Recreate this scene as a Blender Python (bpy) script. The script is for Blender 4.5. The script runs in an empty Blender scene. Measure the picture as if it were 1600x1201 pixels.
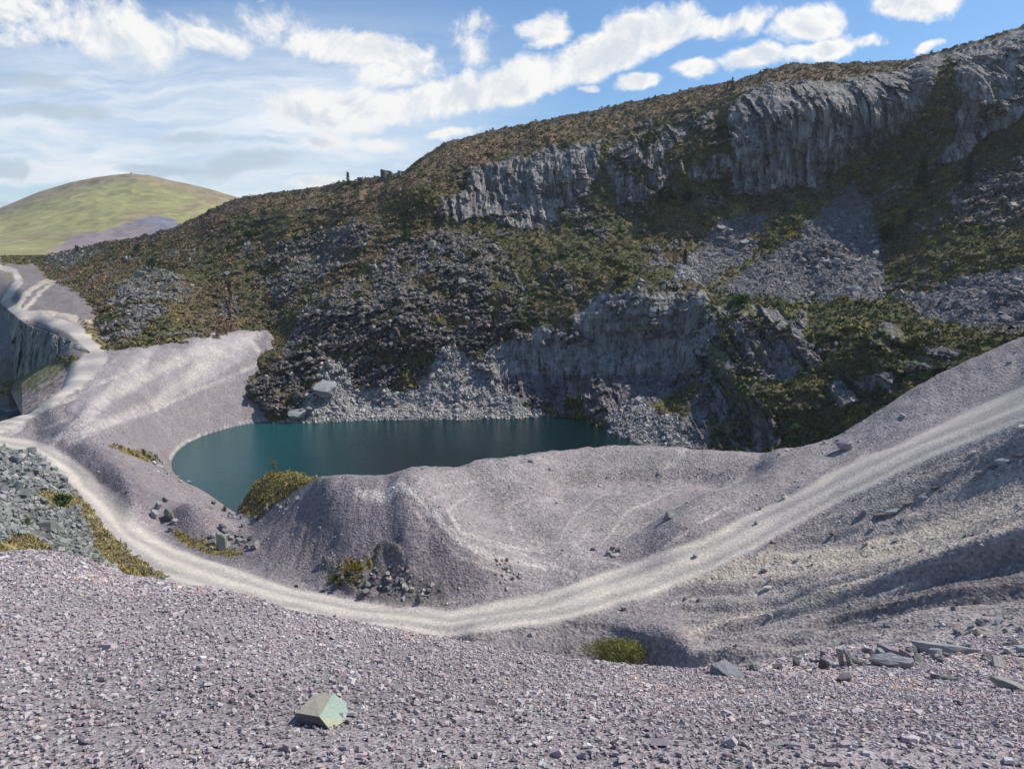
import bpy, math, random
import numpy as np
from mathutils import Vector, Matrix
D = bpy.data
SC = bpy.context.scene
COL = SC.collection
rng = np.random.default_rng(7)
random.seed(7)

# ------------------------------------------------------------------ camera
F = 1156.0                      # focal length in photograph pixels (1600 wide)
PITCH = math.radians(10.3)
CAMZ = 45.0                     # metres above the lake
cam_d = D.cameras.new('camera'); cam = D.objects.new('camera', cam_d); COL.objects.link(cam)
cam.location = (0, 0, CAMZ)
cam.rotation_euler = (math.radians(90) - PITCH, 0, 0)
cam_d.sensor_width = 36.0
cam_d.lens = 36.0 * F / 1600.0
cam_d.clip_start = 0.1
cam_d.clip_end = 20000
SC.camera = cam
CT, ST = math.cos(PITCH), math.sin(PITCH)

def ray(px, py):
    """pixel of the photograph -> (X/Y, Z/Y) slopes"""
    u = (np.asarray(px, float) - 800.0) / F
    v = (600.5 - np.asarray(py, float)) / F
    Y = CT + v * ST
    Z = -ST + v * CT
    return u / Y, Z / Y

def proj(X, Y, Z):
    Z = Z - CAMZ
    f = Y * CT - Z * ST
    up = Y * ST + Z * CT
    f = np.maximum(f, 1e-3)
    return 800 + F * X / f, 600.5 - F * up / f

def at(px, py, d):
    a, k = ray(px, py)
    return np.array([a * d, d, CAMZ + k * d])

# ------------------------------------------------------------------ sun and sky
SUN_AZ = math.radians(75)       # to the right of the view direction (+Y)
SUN_EL = math.radians(49)
sd = Vector((math.sin(SUN_AZ) * math.cos(SUN_EL), math.cos(SUN_AZ) * math.cos(SUN_EL), math.sin(SUN_EL)))
sl = D.lights.new('sun', 'SUN'); sl.energy = 4.2; sl.angle = math.radians(0.5); sl.color = (1.0, 0.93, 0.84)
so = D.objects.new('sun', sl); COL.objects.link(so)
so.rotation_euler = sd.to_track_quat('Z', 'Y').to_euler(); so.location = (60, 40, 200)
SC.view_settings.view_transform = 'Standard'
SC.view_settings.look = 'None'
SC.view_settings.exposure = 0.22
SC.view_settings.gamma = 1.0
SC.view_settings.use_curve_mapping = False
SC.render.engine = 'CYCLES'
SC.cycles.max_bounces = 5
SC.cycles.diffuse_bounces = 2
SC.cycles.glossy_bounces = 2
SC.cycles.transparent_max_bounces = 6
SC.cycles.volume_bounces = 0

world = D.worlds.new('World'); SC.world = world; world.use_nodes = True
WT = world.node_tree; WN = WT.nodes; WL = WT.links; WN.clear()

class NB:
    """small helper to write node graphs"""
    def __init__(s, tree): s.t = tree; s.n = tree.nodes; s.l = tree.links
    def put(s, sock, v):
        if isinstance(v, bpy.types.NodeSocket): s.l.new(v, sock)
        elif v is not None: sock.default_value = v
    def math(s, op, a, b=None, c=None, clamp=False):
        n = s.n.new('ShaderNodeMath'); n.operation = op; n.use_clamp = clamp
        for i, v in enumerate((a, b, c)):
            if v is not None: s.put(n.inputs[i], v)
        return n.outputs[0]
    def vmath(s, op, a, b=None, scale=None):
        n = s.n.new('ShaderNodeVectorMath'); n.operation = op
        s.put(n.inputs[0], a)
        if b is not None: s.put(n.inputs[1], b)
        if scale is not None: s.put(n.inputs['Scale'], scale)
        return n.outputs['Value'] if op in ('LENGTH', 'DOT_PRODUCT') else n.outputs[0]
    def noise(s, vec, scale, detail=4, rough=.55, dist=0.0, out='Fac'):
        n = s.n.new('ShaderNodeTexNoise'); s.put(n.inputs['Vector'], vec)
        n.inputs['Scale'].default_value = scale; n.inputs['Detail'].default_value = detail
        n.inputs['Roughness'].default_value = rough; n.inputs['Distortion'].default_value = dist
        return n.outputs[out]
    def voro(s, vec, scale, feature='F1', out='Distance', rnd=1.0):
        n = s.n.new('ShaderNodeTexVoronoi'); s.put(n.inputs['Vector'], vec); n.feature = feature
        n.inputs['Scale'].default_value = scale; n.inputs['Randomness'].default_value = rnd
        return n.outputs[out]
    def ramp(s, x, a, b, c=0.0, d=1.0, smooth=True):
        n = s.n.new('ShaderNodeMapRange'); n.interpolation_type = 'SMOOTHSTEP' if smooth else 'LINEAR'
        s.put(n.inputs[0], x); n.inputs[1].default_value = a; n.inputs[2].default_value = b
        n.inputs[3].default_value = c; n.inputs[4].default_value = d
        return n.outputs[0]
    def mix(s, f, a, b, kind='MIX'):
        n = s.n.new('ShaderNodeMix'); n.data_type = 'RGBA'; n.blend_type = kind
        s.put(n.inputs[0], f); s.put(n.inputs[6], a); s.put(n.inputs[7], b)
        return n.outputs[2]
    def mapping(s, vec, loc=(0, 0, 0), rot=(0, 0, 0), scale=(1, 1, 1), kind='POINT'):
        n = s.n.new('ShaderNodeMapping'); n.vector_type = kind; s.put(n.inputs[0], vec)
        n.inputs[1].default_value = loc; n.inputs[2].default_value = rot; n.inputs[3].default_value = scale
        return n.outputs[0]
    def comb(s, x, y, z):
        n = s.n.new('ShaderNodeCombineXYZ')
        for i, v in enumerate((x, y, z)): s.put(n.inputs[i], v)
        return n.outputs[0]
    def sep(s, v):
        n = s.n.new('ShaderNodeSeparateXYZ'); s.put(n.inputs[0], v); return n.outputs

def build_sky():
    b = NB(WT)
    sky = WN.new('ShaderNodeTexSky'); sky.sky_type = 'NISHITA'; sky.sun_disc = False
    sky.sun_elevation = SUN_EL; sky.sun_rotation = SUN_AZ
    sky.altitude = 250; sky.air_density = 1.0; sky.dust_density = 0.4; sky.ozone_density = 1.6
    tc = WN.new('ShaderNodeTexCoord').outputs['Generated']
    x, y, z = b.sep(tc)[:3]
    yy = b.math('MAXIMUM', y, 0.05)
    zz = b.math('MAXIMUM', z, 0.0)
    # azimuth / height coordinates of the sky in front (a cylinder round the place)
    q = b.comb(b.math('DIVIDE', x, yy), b.math('DIVIDE', z, yy), 0.0)
    # cloud layer coordinates (a flat layer overhead, used everywhere)
    zl = b.math('ADD', zz, 0.12)
    lay = b.comb(b.math('DIVIDE', x, zl), b.math('DIVIDE', y, zl), 0.0)
    w1 = b.noise(q, 7.0, 4, .6, 0, 'Color')
    w2 = b.vmath('SUBTRACT', w1, (0.5, 0.5, 0.5))
    qs = b.vmath('ADD', q, b.vmath('MULTIPLY', w2, (0.085, 0.05, 0.0)))
    def blobs(lst):
        cur = None
        for (px, py, rx, ry, ang, wt) in lst:
            a, k = ray(px, py)
            m = b.mapping(qs, (float(a), float(k), 0), (0, 0, math.radians(-ang)), (rx / F, ry / F, 1), 'TEXTURE')
            L = b.vmath('LENGTH', m)
            v = b.math('MULTIPLY_ADD', L, -wt, wt)
            cur = v if cur is None else b.math('MAXIMUM', cur, v)
        return cur
    white = [(150, 48, 290, 56, 0, .66), (330, 62, 110, 30, 12, .7), (560, 78, 140, 36, 8, 1), (620, 100, 90, 24, 10, .9),
             (430, 40, 90, 42, 20, .42), (735, 62, 48, 40, -30, .5), (852, 48, 46, 30, -20, .9),
             (560, 176, 170, 36, 2, 1), (690, 155, 140, 40, -8, 1), (820, 125, 130, 40, -16, 1.1), (930, 85, 110, 42, -22, 1.1),
             (1010, 45, 110, 40, -10, 1), (1120, 36, 95, 22, -12, .8), (1180, 30, 40, 18, -20, .6),
             (1092, 101, 52, 19, -5, 1), (984, 130, 46, 15, -4, 1), (1187, 90, 56, 24, 0, 1), (1272, 38, 66, 30, 0, 1.1),
             (1290, 79, 66, 18, -6, 1), (1350, 69, 48, 17, 0, .9), (1430, 8, 88, 30, -6, 1.1), (914, 137, 20, 10, 0, .8),
             (1450, 74, 40, 8, -20, .6), (490, 220, 80, 16, 0, .7), (600, 228, 60, 12, 10, .6), (700, 213, 55, 13, -5, .7),
             (500, 285, 90, 16, -3, .7), (40, 20, 200, 60, 0, .55), (610, 120, 80, 34, 0, .8)]
    grey = [(85, 174, 120, 15, 2, 1), (40, 127, 80, 18, 3, .9), (292, 215, 60, 11, 0, .9), (15, 262, 55, 20, 8, 1),
            (380, 252, 130, 24, -6, 1), (240, 262, 80, 12, -4, .9), (430, 238, 70, 14, 0, .8), (20, 315, 60, 8, 0, .7)]
    fb = b.noise(q, 9.0, 10, .66, .5)
    fo = b.noise(b.vmath('ADD', q, (0.010, 0.014, 0)), 9.0, 10, .66, .5)
    fine = b.noise(q, 34.0, 6, .65, .3)
    relief = b.math('MULTIPLY', b.math('SUBTRACT', fo, fb), 7.0)
    wb = b.math('ADD', b.math('MULTIPLY', blobs(white), 1.25), b.math('MULTIPLY', b.math('ADD', b.math('SUBTRACT', fb, .5), b.math('MULTIPLY', b.math('SUBTRACT', fine, .5), .45)), 2.1))
    # behind and beside the view the same kind of broken cloud goes on
    az = b.math('ABSOLUTE', b.math('DIVIDE', x, yy))
    side = b.math('MAXIMUM', b.ramp(az, .75, 1.1), b.ramp(b.math('DIVIDE', z, yy), .40, .55))
    gen = b.math('MULTIPLY_ADD', b.noise(lay, 1.3, 7, .6, .3), 3.2, -1.75)
    gen = b.math('MULTIPLY', b.math('ADD', gen, 1.0), side)
    wb = b.math('MAXIMUM', wb, b.math('SUBTRACT', gen, 1.0))
    wd = b.ramp(wb, 0.06, 0.62)
    gb = b.math('ADD', blobs(grey), b.math('MULTIPLY', b.math('SUBTRACT', fb, .5), 1.5))
    gd = b.math('MULTIPLY', b.ramp(gb, 0.12, 0.6), .75)
    # thin high veil, thicker low and to the left, combed into streaks
    st = b.noise(b.mapping(qs, (0, 0, 0), (0, 0, math.radians(14)), (2.2, 14.0, 1)), 1.6, 6, .62, .5)
    qx, qy = b.sep(q)[:2]
    veilm = b.math('MULTIPLY', b.ramp(qx, .12, -.28), b.ramp(qy, .345, .16))
    veil = b.math('MULTIPLY', b.math('ADD', b.math('MULTIPLY', b.ramp(st, .30, .66), .66), .32), veilm, clamp=True)
    low = b.math('MULTIPLY', b.ramp(zz, .2, .0), .35)
    veil = b.math('MAXIMUM', veil, low)
    # underside shading of the thick parts
    sh = b.noise(b.vmath('ADD', q, (0.012, 0.03, 0)), 8.0, 5, .55, .3)
    thick = b.math('ADD', b.math('MULTIPLY', b.ramp(wb, .35, 1.1), b.ramp(sh, .38, .6)), b.math('MULTIPLY', relief, b.ramp(wb, .15, .6)), clamp=True)
    wcol = b.mix(b.math('MULTIPLY', thick, .8), (8.7, 8.6, 8.4, 1), (5.6, 6.2, 6.9, 1))
    base = b.mix(1.0, sky.outputs[0], (0.68, 0.96, 1.19, 1), 'MULTIPLY')
    c = b.mix(veil, base, (8.4, 8.7, 8.9, 1))
    c = b.mix(wd, c, wcol)
    c = b.mix(gd, c, (4.6, 5.5, 6.3, 1))
    bg = WN.new('ShaderNodeBackground'); WL.new(c, bg.inputs[0]); bg.inputs[1].default_value = 0.1
    out = WN.new('ShaderNodeOutputWorld'); WL.new(bg.outputs[0], out.inputs[0])
build_sky()

# ------------------------------------------------------------------ numpy noise
def _h(ix, iy, iz, s):
    h = (ix.astype(np.int64) * 374761393 + iy.astype(np.int64) * 668265263 + iz.astype(np.int64) * 2147483647 + s * 144665) & 0xffffffff
    h = ((h ^ (h >> 13)) * 1274126177) & 0xffffffff
    h = ((h ^ (h >> 16)) * 2246822519) & 0xffffffff
    return ((h ^ (h >> 15)) & 0xffffff) / float(0x1000000)

def vnoise(x, y, z, s=0):
    ix, iy, iz = np.floor(x), np.floor(y), np.floor(z)
    fx, fy, fz = x - ix, y - iy, z - iz
    fx = fx * fx * (3 - 2 * fx); fy = fy * fy * (3 - 2 * fy); fz = fz * fz * (3 - 2 * fz)
    ix = ix.astype(np.int64); iy = iy.astype(np.int64); iz = iz.astype(np.int64)
    r = 0
    for a in (0, 1):
        wa = fx if a else 1 - fx
        for b in (0, 1):
            wb = fy if b else 1 - fy
            for c in (0, 1):
                wc = fz if c else 1 - fz
                r = r + _h(ix + a, iy + b, iz + c, s) * wa * wb * wc
    return r

def fbm(x, y, z, o=4, s=0, g=.5):
    """-1..1"""
    t = 0; a = 1.0; n = 0.0
    for i in range(o):
        t = t + a * (vnoise(x, y, z, s + i * 17) * 2 - 1); n += a
        x, y, z = x * 2.03 + 11.3, y * 2.01 + 5.1, z * 2.02 + 7.7; a *= g
    return t / n * 1.6

def cells(x, y, z, s=0):
    """worley: F1, F2, cell random"""
    ix, iy, iz = [np.floor(v).astype(np.int64) for v in (x, y, z)]
    f1 = np.full(x.shape, 9.0); f2 = np.full(x.shape, 9.0); cid = np.zeros(x.shape)
    for a in (-1, 0, 1):
        for b in (-1, 0, 1):
            for c in (-1, 0, 1):
                jx, jy, jz = ix + a, iy + b, iz + c
                px = jx + _h(jx, jy, jz, s); py = jy + _h(jx, jy, jz, s + 5); pz = jz + _h(jx, jy, jz, s + 9)
                d = (px - x) ** 2 + (py - y) ** 2 + (pz - z) ** 2
                near = d < f1
                f2 = np.where(near, f1, np.minimum(f2, d))
                cid = np.where(near, _h(jx, jy, jz, s + 13), cid)
                f1 = np.where(near, d, f1)
    return np.sqrt(f1), np.sqrt(f2), cid

def facets(x, y, z, s=0):
    """worley cells with the offset inside the cell and two random tilts: planar facets"""
    ix, iy, iz = [np.floor(v).astype(np.int64) for v in (x, y, z)]
    f1 = np.full(x.shape, 9.0); f2 = np.full(x.shape, 9.0)
    cid = np.zeros(x.shape); ox = cid.copy(); oz = cid.copy(); qa = cid.copy(); qb = cid.copy()
    for a in (-1, 0, 1):
        for b in (-1, 0, 1):
            for c in (-1, 0, 1):
                jx, jy, jz = ix + a, iy + b, iz + c
                dx = x - jx - _h(jx, jy, jz, s); dz = z - jz - _h(jx, jy, jz, s + 9)
                d = dx ** 2 + (y - jy - _h(jx, jy, jz, s + 5)) ** 2 + dz ** 2
                n = d < f1
                f2 = np.where(n, f1, np.minimum(f2, d))
                f1 = np.where(n, d, f1); ox = np.where(n, dx, ox); oz = np.where(n, dz, oz)
                cid = np.where(n, _h(jx, jy, jz, s + 13), cid)
                qa = np.where(n, _h(jx, jy, jz, s + 21), qa); qb = np.where(n, _h(jx, jy, jz, s + 31), qb)
    return np.sqrt(f1), np.sqrt(f2), cid, ox, oz, qa, qb

def bricks(t, h, s, w, hg):
    """jointed rock: upright columns of uneven width broken at uneven heights; random value, position in the block"""
    t = t / w; i = np.floor(t); f = t - i
    cut = .25 + .5 * _h(i.astype(np.int64), i.astype(np.int64) * 0, i.astype(np.int64) * 0, s)
    i2 = (i * 2 + (f > cut)).astype(np.int64)
    o = i2 * 0
    hh = h / hg + 7 * _h(i2, o, o, s + 1); j = np.floor(hh); g = hh - j
    cj = .2 + .6 * _h(i2, j.astype(np.int64), o, s + 2); j2 = (j * 2 + (g > cj)).astype(np.int64)
    r1 = _h(i2, j2, o, s + 3); r2 = _h(i2, o, o, s + 4)
    return r1, r2, _h(i2, j2, o + 1, s + 5), _h(i2, j2, o + 2, s + 6), np.where(f > cut, (f - cut) / (1 - cut), f / cut) - .5, g - .5

def sstep(x, a, b):
    t = np.clip((x - a) / (b - a), 0, 1); return t * t * (3 - 2 * t)

def rbf(P, V, Q, c=.02, lam=1e-6):
    P = np.asarray(P, float); V = np.asarray(V, float)
    n = len(P)
    _, keep = np.unique(np.round(P / 1e-3).astype(int), axis=0, return_index=True)
    P = P[keep]; V = V[keep]; n = len(P)
    K = -np.sqrt(((P[:, None] - P[None]) ** 2).sum(-1) + c * c) + np.eye(n) * lam
    A = np.zeros((n + 3, n + 3)); A[:n, :n] = K; A[:n, n] = 1; A[:n, n + 1:] = P; A[n, :n] = 1; A[n + 1:, :n] = P.T
    w = np.linalg.solve(A, np.r_[V, 0, 0, 0])
    out = np.empty(len(Q))
    for i in range(0, len(Q), 20000):
        q = Q[i:i + 20000]
        k = -np.sqrt((q[:, 0:1] - P[:, 0]) ** 2 + (q[:, 1:2] - P[:, 1]) ** 2 + c * c)
        out[i:i + 20000] = k @ w[:n] + w[n] + q @ w[n + 1:]
    return out

def dens(lines, step=30):
    """polylines [(a,b,c..)] -> points, filled in every `step` pixels"""
    o = []
    for L in lines:
        L = [np.array(p, float) for p in L]
        o.append(L[0])
        for p, q in zip(L, L[1:]):
            n = max(1, int(np.hypot(*(q - p)[:2]) / step))
            for i in range(1, n + 1): o.append(p + (q - p) * i / n)
    return np.array(o)

def inpoly(x, y, poly):
    r = np.zeros(x.shape, bool); n = len(poly)
    for i in range(n):
        x1, y1 = poly[i]; x2, y2 = poly[(i + 1) % n]
        if y1 == y2: continue
        c = ((y1 > y) != (y2 > y)) & (x < (x2 - x1) * (y - y1) / (y2 - y1) + x1)
        r ^= c
    return r

def lined(x, y, L):
    """distance to a polyline in units of its half width (third value)"""
    best = np.full(x.shape, 99.0)
    for p, q in zip(L, L[1:]):
        dx, dy = q[0] - p[0], q[1] - p[1]; l2 = dx * dx + dy * dy + 1e-9
        t = np.clip(((x - p[0]) * dx + (y - p[1]) * dy) / l2, 0, 1)
        w = p[2] + (q[2] - p[2]) * t
        d = np.hypot(x - p[0] - t * dx, y - p[1] - t * dy) / w
        best = np.minimum(best, d)
    return best

# ------------------------------------------------------------------ mesh helpers
def tag(o, label=None, cat=None, group=None, kind=None):
    if label: o['label'] = label
    if cat: o['category'] = cat
    if group: o['group'] = group
    if kind: o['kind'] = kind
    return o

def raw_mesh(name, V, loops, starts, mat, col=None, smooth=False, extra=None):
    me = D.meshes.new(name)
    V = np.ascontiguousarray(V, dtype=np.float32)
    me.vertices.add(len(V)); me.vertices.foreach_set('co', V.ravel())
    me.loops.add(len(loops)); me.loops.foreach_set('vertex_index', np.ascontiguousarray(loops, dtype=np.int32))
    me.polygons.add(len(starts)); me.polygons.foreach_set('loop_start', np.ascontiguousarray(starts, dtype=np.int32))
    me.update(calc_edges=True)
    if smooth: me.polygons.foreach_set('use_smooth', np.ones(len(starts), bool))
    else: me.polygons.foreach_set('use_smooth', np.zeros(len(starts), bool))
    if col is not None:
        a = me.color_attributes.new('Col', 'FLOAT_COLOR', 'POINT')
        c = np.ones((len(V), 4), np.float32); c[:, :3] = col; a.data.foreach_set('color', c.ravel())
    for k, v in (extra or {}).items():
        a = me.attributes.new(k, 'FLOAT', 'POINT'); a.data.foreach_set('value', np.ascontiguousarray(v, dtype=np.float32))
    if mat: me.materials.append(mat)
    return me

def link(name, me, parent=None):
    o = D.objects.new(name, me); COL.objects.link(o)
    if parent: o.parent = parent
    return o

def grid_split(P, region, names, mats, col, extra, smooth):
    """P (R,C,3) grid split by per-face region code into objects"""
    R, C = P.shape[:2]
    idx = np.arange(R * C).reshape(R, C)
    q = np.stack([idx[:-1, :-1], idx[:-1, 1:], idx[1:, 1:], idx[1:, :-1]], -1).reshape(-1, 4)
    reg = region[:-1, :-1].ravel()
    V = P.reshape(-1, 3); cf = col.reshape(-1, 3)
    obs = []
    for code, nm in enumerate(names):
        f = q[reg == code]
        if not len(f): continue
        used, inv = np.unique(f.ravel(), return_inverse=True)
        me = raw_mesh(nm, V[used], inv.ravel(), np.arange(len(f)) * 4, mats[code], cf[used], smooth[code],
                      {k: v.ravel()[used] for k, v in extra.items()})
        o = link(nm, me); tag(o, kind='structure'); obs.append(o)
    return obs

def normals(P):
    du = np.gradient(P, axis=1); dv = np.gradient(P, axis=0)
    n = np.cross(du, dv); n /= np.linalg.norm(n, axis=-1, keepdims=True) + 1e-9
    n[n[..., 2] < 0] *= -1
    return n

# ------------------------------------------------------------------ materials
def new_mat(name):
    m = D.materials.new(name); m.use_nodes = True
    m.node_tree.nodes.clear()
    b = NB(m.node_tree)
    o = b.n.new('ShaderNodeOutputMaterial'); p = b.n.new('ShaderNodeBsdfPrincipled')
    b.l.new(p.outputs[0], o.inputs[0])
    return m, b, p

def bump(b, p, h, strength, dist):
    n = b.n.new('ShaderNodeBump'); n.inputs['Strength'].default_value = strength; n.inputs['Distance'].default_value = dist
    b.l.new(h, n.inputs['Height']); b.l.new(n.outputs[0], p.inputs['Normal'])

def terrain_mat(name, fine, coarse, cell, contrast=.55, bmp=.6, bdist=.3, rough=.9, aniso=(1, 1, 1), speck=0.0, speck_scale=4.0):
    m, b, p = new_mat(name)
    g = b.n.new('ShaderNodeNewGeometry').outputs['Position']
    vc = b.n.new('ShaderNodeVertexColor'); vc.layer_name = 'Col'
    q = b.mapping(g, scale=aniso)
    n1 = b.noise(q, fine, 5, .65); n2 = b.noise(g, coarse, 4, .6)
    c1 = b.voro(q, cell, 'F1', 'Color'); d1 = b.voro(q, cell, 'F1', 'Distance')
    r = b.sep(c1)[0]
    k = b.math('ADD', b.math('MULTIPLY', b.math('SUBTRACT', n1, .5), 1.6), b.math('MULTIPLY', b.math('SUBTRACT', n2, .5), .9))
    k = b.math('ADD', k, b.math('MULTIPLY', b.math('SUBTRACT', r, .5), .7))
    k = b.math('MULTIPLY_ADD', k, contrast * 2, 1.0)
    k = b.math('MAXIMUM', k, .25)
    c = b.vmath('SCALE', vc.outputs[0], scale=k)
    if speck:
        s1 = b.sep(b.voro(g, speck_scale, 'F1', 'Color'))[1]
        s2 = b.voro(g, speck_scale, 'F1', 'Distance')
        f = b.math('MULTIPLY', b.ramp(s1, 1 - speck, 1 - speck + .05), b.ramp(s2, .45, .3))
        c = b.mix(f, c, (.52, .50, .48, 1))
    b.l.new(c, p.inputs['Base Color'])
    p.inputs['Roughness'].default_value = rough
    p.inputs['Specular IOR Level'].default_value = .25
    h = b.math('ADD', b.math('MULTIPLY', n1, .6), b.math('MULTIPLY', b.math('ADD', d1, b.math('MULTIPLY', r, .6)), .4))
    bump(b, p, h, bmp, bdist)
    return m

M_rock = terrain_mat('slate_rock', 1.15, .22, .8, .62, .95, .6, .85, (1.3, 1.3, .17))
M_rubble = terrain_mat('slate_rubble', 2.4, .3, 1.5, .55, 1.0, .7, .85, (1, 1, 2.2))
M_turf = terrain_mat('heather_turf', 2.8, .18, 1.7, .62, 1.0, .55, .95)
M_gravel = terrain_mat('slate_gravel', 2.8, .35, 4.6, .36, .85, .24, .9, speck=.035, speck_scale=3.5)
M_road = terrain_mat('crushed_slate_road', 2.6, .35, 6.0, .22, .5, .12, .9, speck=.02, speck_scale=5.0)
M_near = terrain_mat('slate_chippings_bed', 70, 1.2, 95, .55, 1.0, .010, .9)
M_far = terrain_mat('mountain_grass', .09, .012, .06, .24, .4, 3.0, .95)
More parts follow.
